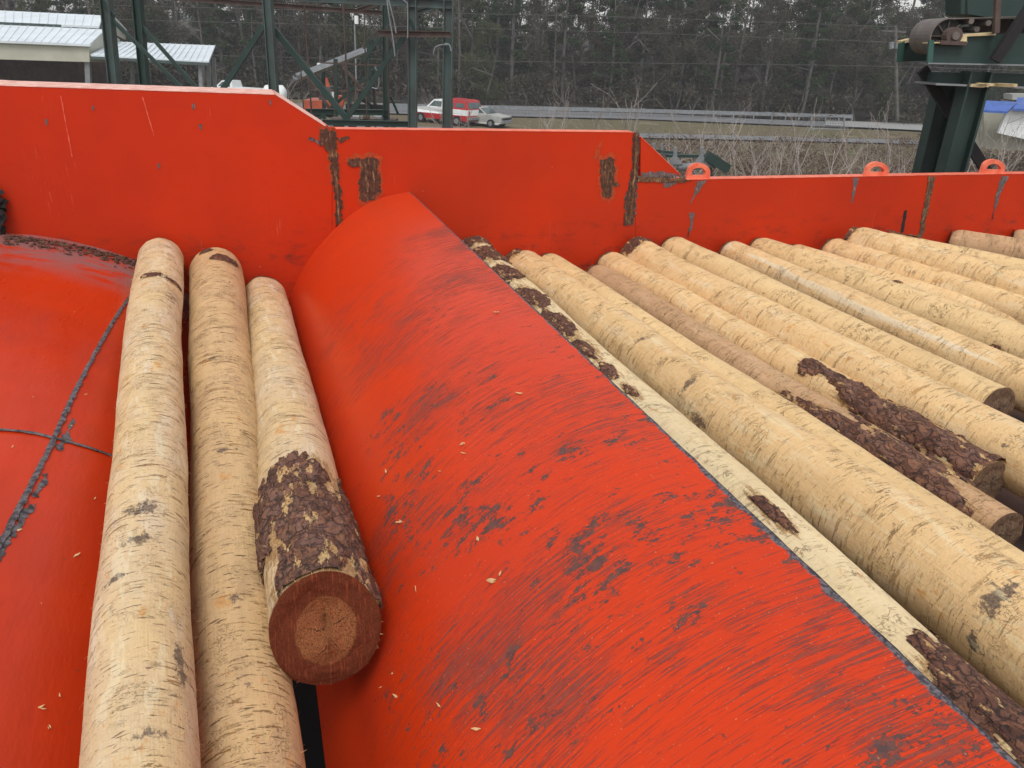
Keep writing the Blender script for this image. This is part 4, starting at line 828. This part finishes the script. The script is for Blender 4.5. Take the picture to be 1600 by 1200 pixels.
# little blue roofed building
bb = thing('blue_roofed_hut', 'small white hut with a bright blue awning roof at the right edge', 'hut', PF(1580, 215, 50))
quad([(1537, 175), (1680, 180), (1680, 240), (1540, 232)], 50, 3, 'wall', M['beige'], bb)
MB().prism([PF(1541, 157, 49), PF(1590, 159, 49), PF(1574, 174, 47.5), PF(1534, 172, 47.5)], -UP*.12).put('awning', M['blue'], bb)
MB().prism([PF(1590, 152, 50), PF(1700, 156, 50), PF(1700, 172, 48), PF(1583, 170, 48)], -UP*.12).put('roof', M['blue'], bb)
quad([(1576, 168), (1700, 172), (1700, 240), (1560, 208)], 48.5, .2, 'white_sheet', M['white'], bb)
quad([(1582, 147), (1612, 147), (1612, 156), (1582, 156)], 52, 1, 'chimney', M['conc'], bb)
# ------------------------------------------------------------------ utility pole and wires
up_ = thing('utility_pole', 'thin wooden utility pole with two grey transformers left of the conveyor', 'utility pole', PF(1400, 185, 74))
MB().tube([PF(1399, 40, 74), PF(1402, 188, 74)], .14, 7).put('pole', M['trunk'], up_); MB().bar(PF(1378, 48, 74), PF(1416, 50, 74), .14, .14).put('cross_arm', M['trunk'], up_)
for x in (1393, 1402): MB().tube([PF(x, 66, 73.8), PF(x, 76, 73.8)], .22, 10).put('transformer', M['galv'], up_)
wr_ = thing('power_lines', 'thin power lines strung across the front of the woods', 'power lines', PF(1000, 100, 74))
for y0, y1, y2, x0 in ((18, 26, 42, 560), (40, 50, 66, 560), (92, 98, 104, 560)): MB().tube([PF(u, v, 74) for u, v in catmull([(x0-400, y0-10), (x0, y0), (950, y1), (1397, y2), (1800, y2+14)], 8)], .022, 4).put('wire', M['trunk'], wr_)
# ------------------------------------------------------------------ woods
def rvec(): v = rng.normal(size=3); return v/np.linalg.norm(v)
def leafmesh(name, centers, rad, count, size, mat, flat=1., up=.3):
    k = rng.integers(0, len(centers), count); C = np.array(centers)[k]; Rr = np.array(rad)[k][:, None]
    d = rng.normal(size=(count, 3)); d /= np.linalg.norm(d, axis=1)[:, None]; d *= rng.random((count, 1))**.45; d[:, 2] *= flat; P = C+d*Rr
    a = rng.normal(size=(count, 3)); a /= np.linalg.norm(a, axis=1)[:, None]; b = np.cross(a, rng.normal(size=(count, 3))); b /= np.linalg.norm(b, axis=1)[:, None]
    s = size*(.5+rng.random((count, 1))); V = np.stack([P-a*s, P+b*s*.55, P+a*s, P-b*s*.55], 1).reshape(-1, 3)
    me = bpy.data.meshes.new(name); me.vertices.add(4*count); me.vertices.foreach_set('co', V.ravel()); me.loops.add(4*count); me.loops.foreach_set('vertex_index', np.arange(4*count))
    me.polygons.add(count); me.polygons.foreach_set('loop_start', np.arange(0, 4*count, 4)); me.materials.append(mat); me.update(calc_edges=True); return me
def branch(mb, p, d, ln, r, depth, spread=.6, seg=3, grav=0., kids=3):
    pts = [p]; R = [r]
    for k in range(seg): d = nrm(d+rng.normal(size=3)*.13+np.array((0, 0, grav))); p = p+d*ln/seg; pts.append(p); R.append(max(r*(1-.55*(k+1)/seg), .004))
    mb.tube(pts, R, 5 if depth > 1 else 3, False)
    if depth > 0:
        for k in range(kids):
            t = .25+.7*(k+rng.random())/kids; i = min(seg-1, int(t*seg)); q = pts[i]+(pts[i+1]-pts[i])*(t*seg-i)
            branch(mb, q, nrm(d+rng.normal(size=3)*spread), ln*rng.uniform(.42, .66), r*.5, depth-1, spread, seg, grav, kids)
protos = {}
def proto(kind, i):
    base = np.zeros(3)
    if kind == 'pine':
        h = rng.uniform(13, 18); mb = MB(); pts = [np.array((.2*math.sin(k), 0, h*k/5)) for k in range(6)]; mb.tube(pts, [.2, .17, .14, .1, .07, .03], 7)
        C = []; Rr = []
        for k in range(44): z = h*rng.uniform(.1, 1)**.8; r = (h-z)*.22+.35; a = rng.uniform(0, 6.28); q = rng.random()**.6*r; C.append((q*math.cos(a), q*math.sin(a), z)); Rr.append(rng.uniform(.5, 1.15)*(.35+.045*(h-z)))
        for k in range(12): a = rng.uniform(0, 6.28); z = h*rng.uniform(.15, .85); mb.tube([(0, 0, z), ((h-z)*.25*math.cos(a), (h-z)*.25*math.sin(a), z+.5)], [.05, .015], 3)
        lm = leafmesh('crown', C, Rr, 11000, .085, M['leaf1'], .55)
    elif kind == 'broad':
        h = rng.uniform(9, 13); mb = MB(); branch(mb, base, np.array((0, 0, 1.)), h*.7, .2, 2, .7, 4)
        C = []; Rr = []
        for k in range(34): a = rng.uniform(0, 6.28); z = h*rng.uniform(.08, 1); w = 3.3*math.sin(math.pi*min(1, max(.12, z/h)))**.5; q = rng.random()**.5*w; C.append((q*math.cos(a), q*math.sin(a), z)); Rr.append(rng.uniform(.5, 1.3))
        lm = leafmesh('crown', C, Rr, 12000, .085, M['leaf2' if i % 2 else 'leaf3'], .8)
    elif kind == 'bare':
        h = rng.uniform(13, 18); mb = MB(); mb.tube([(0, 0, 0), (.2, .1, h*.35), (.1, .3, h*.7), (.3, .2, h)], [.16, .13, .09, .03], 7)
        for k in range(16): a = rng.uniform(0, 6.28); z = h*rng.uniform(.25, .97); branch(mb, np.array((.15, .15, z)), nrm((math.cos(a), math.sin(a), rng.uniform(.5, 1.3))), rng.uniform(1.5, 3.6)*(1.3-z/h), .035, 2, .5, 3, .05, 3)
        lm = None
    else:
        mb = MB(); h = 3.4
        for k in range(7): a = rng.uniform(0, 6.28); branch(mb, np.array((.1*math.cos(a), .1*math.sin(a), 0)), nrm((math.cos(a)*.6, math.sin(a)*.6, 1)), rng.uniform(1.5, 3.1), .022, 2, .35, 4, .03, 3)
        lm = None
    tm = mesh('trunk', [v for v in mb.V], mb.F, M[{'pine': 'trunk', 'broad': 'trunk', 'bare': 'twig', 'bush': 'twig2'}[kind]]); return tm, lm, h
def tree(kind, i, pos, sc, label, group, nm, cat='tree'):
    if (kind, i) not in protos: protos[kind, i] = proto(kind, i)
    tm, lm, h = protos[kind, i]; t = thing(nm, label, cat, pos, group); t.rotation_euler = (0, 0, random.random()*6.28); t.scale = (sc, sc, sc*random.uniform(.9, 1.1))
    link('trunk' if kind != 'bush' else 'stem', tm, t)
    if lm: link('crown', lm, t)
    return t
mb = MB()
for k in range(900):
    y = random.uniform(2.2, 5.3); x = random.uniform(1.45, 6.2); c = np.array((x, y, deck.location[2]+.05+random.random()*.05)); a = random.random()*6.28; t = np.array((math.cos(a), math.sin(a), random.uniform(-.4, .4))); r_ = np.array((-t[1], t[0], random.uniform(-.4, .4))); q_ = random.uniform(.01, .05)
    mb.prism([c-t*q_, c+r_*q_*.4, c+t*q_, c-r_*q_*.4], UP*.006)
tag(mb.put('bark_shreds', M['flake']), 'dark bark shreds and crumbs packed in the gaps under the right hand logs', 'debris', kind='stuff')
GL = {'pine': 'evergreens in the woods across the road', 'broad': 'vine covered trees in the woods across the road', 'bare': 'bare trees in the woods across the road'}
LB = {'pine': 'tall dark evergreen standing in the woods across the road', 'broad': 'bushy tree covered in dull leaves in the woods across the road', 'bare': 'tall leafless grey trunk with fine twigs in the woods across the road'}
cnt = 0
for row, (d, n, kinds) in enumerate(((85, 34, ('broad', 'broad', 'pine', 'broad', 'bare')), (89, 34, ('broad', 'bare', 'broad', 'pine')), (94, 36, ('broad', 'pine', 'broad', 'bare')), (100, 36, ('broad', 'pine', 'broad', 'broad')), (108, 36, ('broad', 'pine', 'bare')), (118, 36, ('broad', 'pine')))):
    for k in range(n):
        s = -(.72+.02*row)*d+(1.5)*d*(k+random.uniform(.1, .9))/n; dd = d+random.uniform(-2, 2); p = FW*dd+RT*s; kd = kinds[(k*7+row*3+random.randrange(2)) % len(kinds)]
        sc = random.uniform(.85, 1.15)*(.8 if row == 0 else 1)*(1+.05*row)
        tree(kd, random.randrange(3), (p[0], p[1], hz(p[0], p[1])-.1), sc, LB[kd], GL[kd], {'pine': 'pine_tree', 'broad': 'vine_covered_tree', 'bare': 'bare_tree'}[kd])
C = []; Rr = []
for k in range(1500):
    d = 82+random.random()**1.6*45; s = random.uniform(-.75, .8)*d; p = FW*d+RT*s; C.append((p[0], p[1], hz(p[0], p[1])+random.uniform(.1, 2.8))); Rr.append(random.uniform(.6, 1.6))
tag(link('undergrowth', leafmesh('undergrowth', C, Rr, 90000, .13, M['leaf3'], .8)), 'tangled brown and olive undergrowth along the foot of the woods', 'undergrowth', kind='stuff')
C = []; Rr = []
for k in range(1300):
    u = random.uniform(980, 1660); v = random.uniform(226, 330); p = PZ(u, v, 0); 
    C.append((p[0], p[1], random.uniform(.1, .75))); Rr.append(random.uniform(.2, .6))
tag(link('dead_weeds', leafmesh('weeds', C, Rr, 60000, .055, M['weed'], 1.1)), 'dead reddish brown weeds and brambles behind the low wall panel', 'weeds', kind='stuff')
for i, (u, v, hpx, dist, lb) in enumerate(((845, 205, 62, 50, 'dense leafless bush by the road just right of the parked cars'), (880, 210, 85, 46, 'leafless sapling with a long arching branch above the middle wall panel'), (965, 215, 90, 42, 'spreading leafless shrub left of the triangular gusset'), (1062, 255, 95, 36, 'tall leafless shrub rising behind the pipe stand'),
    (1105, 250, 105, 38, 'tangled leafless shrub right of the pipe stand'), (1165, 250, 95, 36, 'leafless shrub between the first two lifting lugs'), (1215, 262, 110, 34, 'thin leafless shrub halfway between the first two lifting lugs'), (1290, 262, 120, 32, 'crossing bare stems in front of the wire mesh gate'), (1372, 262, 110, 34, 'bare shrub behind the middle lifting lug'), (1420, 262, 105, 36, 'bare shrub beside the left conveyor leg'),
    (1570, 240, 95, 40, 'bare thicket in front of the blue roofed hut'), (722, 205, 70, 44, 'thin bare stems in front of the pickup tailgate'), (1545, 262, 90, 30, 'bare thicket between the conveyor leg and the last lifting lug'), (455, 165, 60, 60, 'bare bush behind the left gantry braces'))):
    p = PF(u, v, dist); p[2] = 0; q = p.copy(); top = PF(u, v-hpx, dist); sc = max(.5, (top[2]-0)/3.4)*.9
    tree('bush', i % 4, p, sc, lb, 'leafless shrubs between the wall and the road', 'bare_shrub', 'shrub')

# air over the whole place
hzm = bpy.data.materials.new('haze'); hzm.use_nodes = True; ht = hzm.node_tree; ht.nodes.clear()
vo = ht.nodes.new('ShaderNodeVolumePrincipled'); vo.inputs['Color'].default_value = (.86, .89, .93, 1); vo.inputs['Density'].default_value = .0008
ho = ht.nodes.new('ShaderNodeOutputMaterial'); ht.links.new(vo.outputs[0], ho.inputs['Volume'])
hb = MB().box(FW*330+UP*16, RT*700, FW*380, UP*17).put('haze', hzm); tag(hb, kind='stuff')
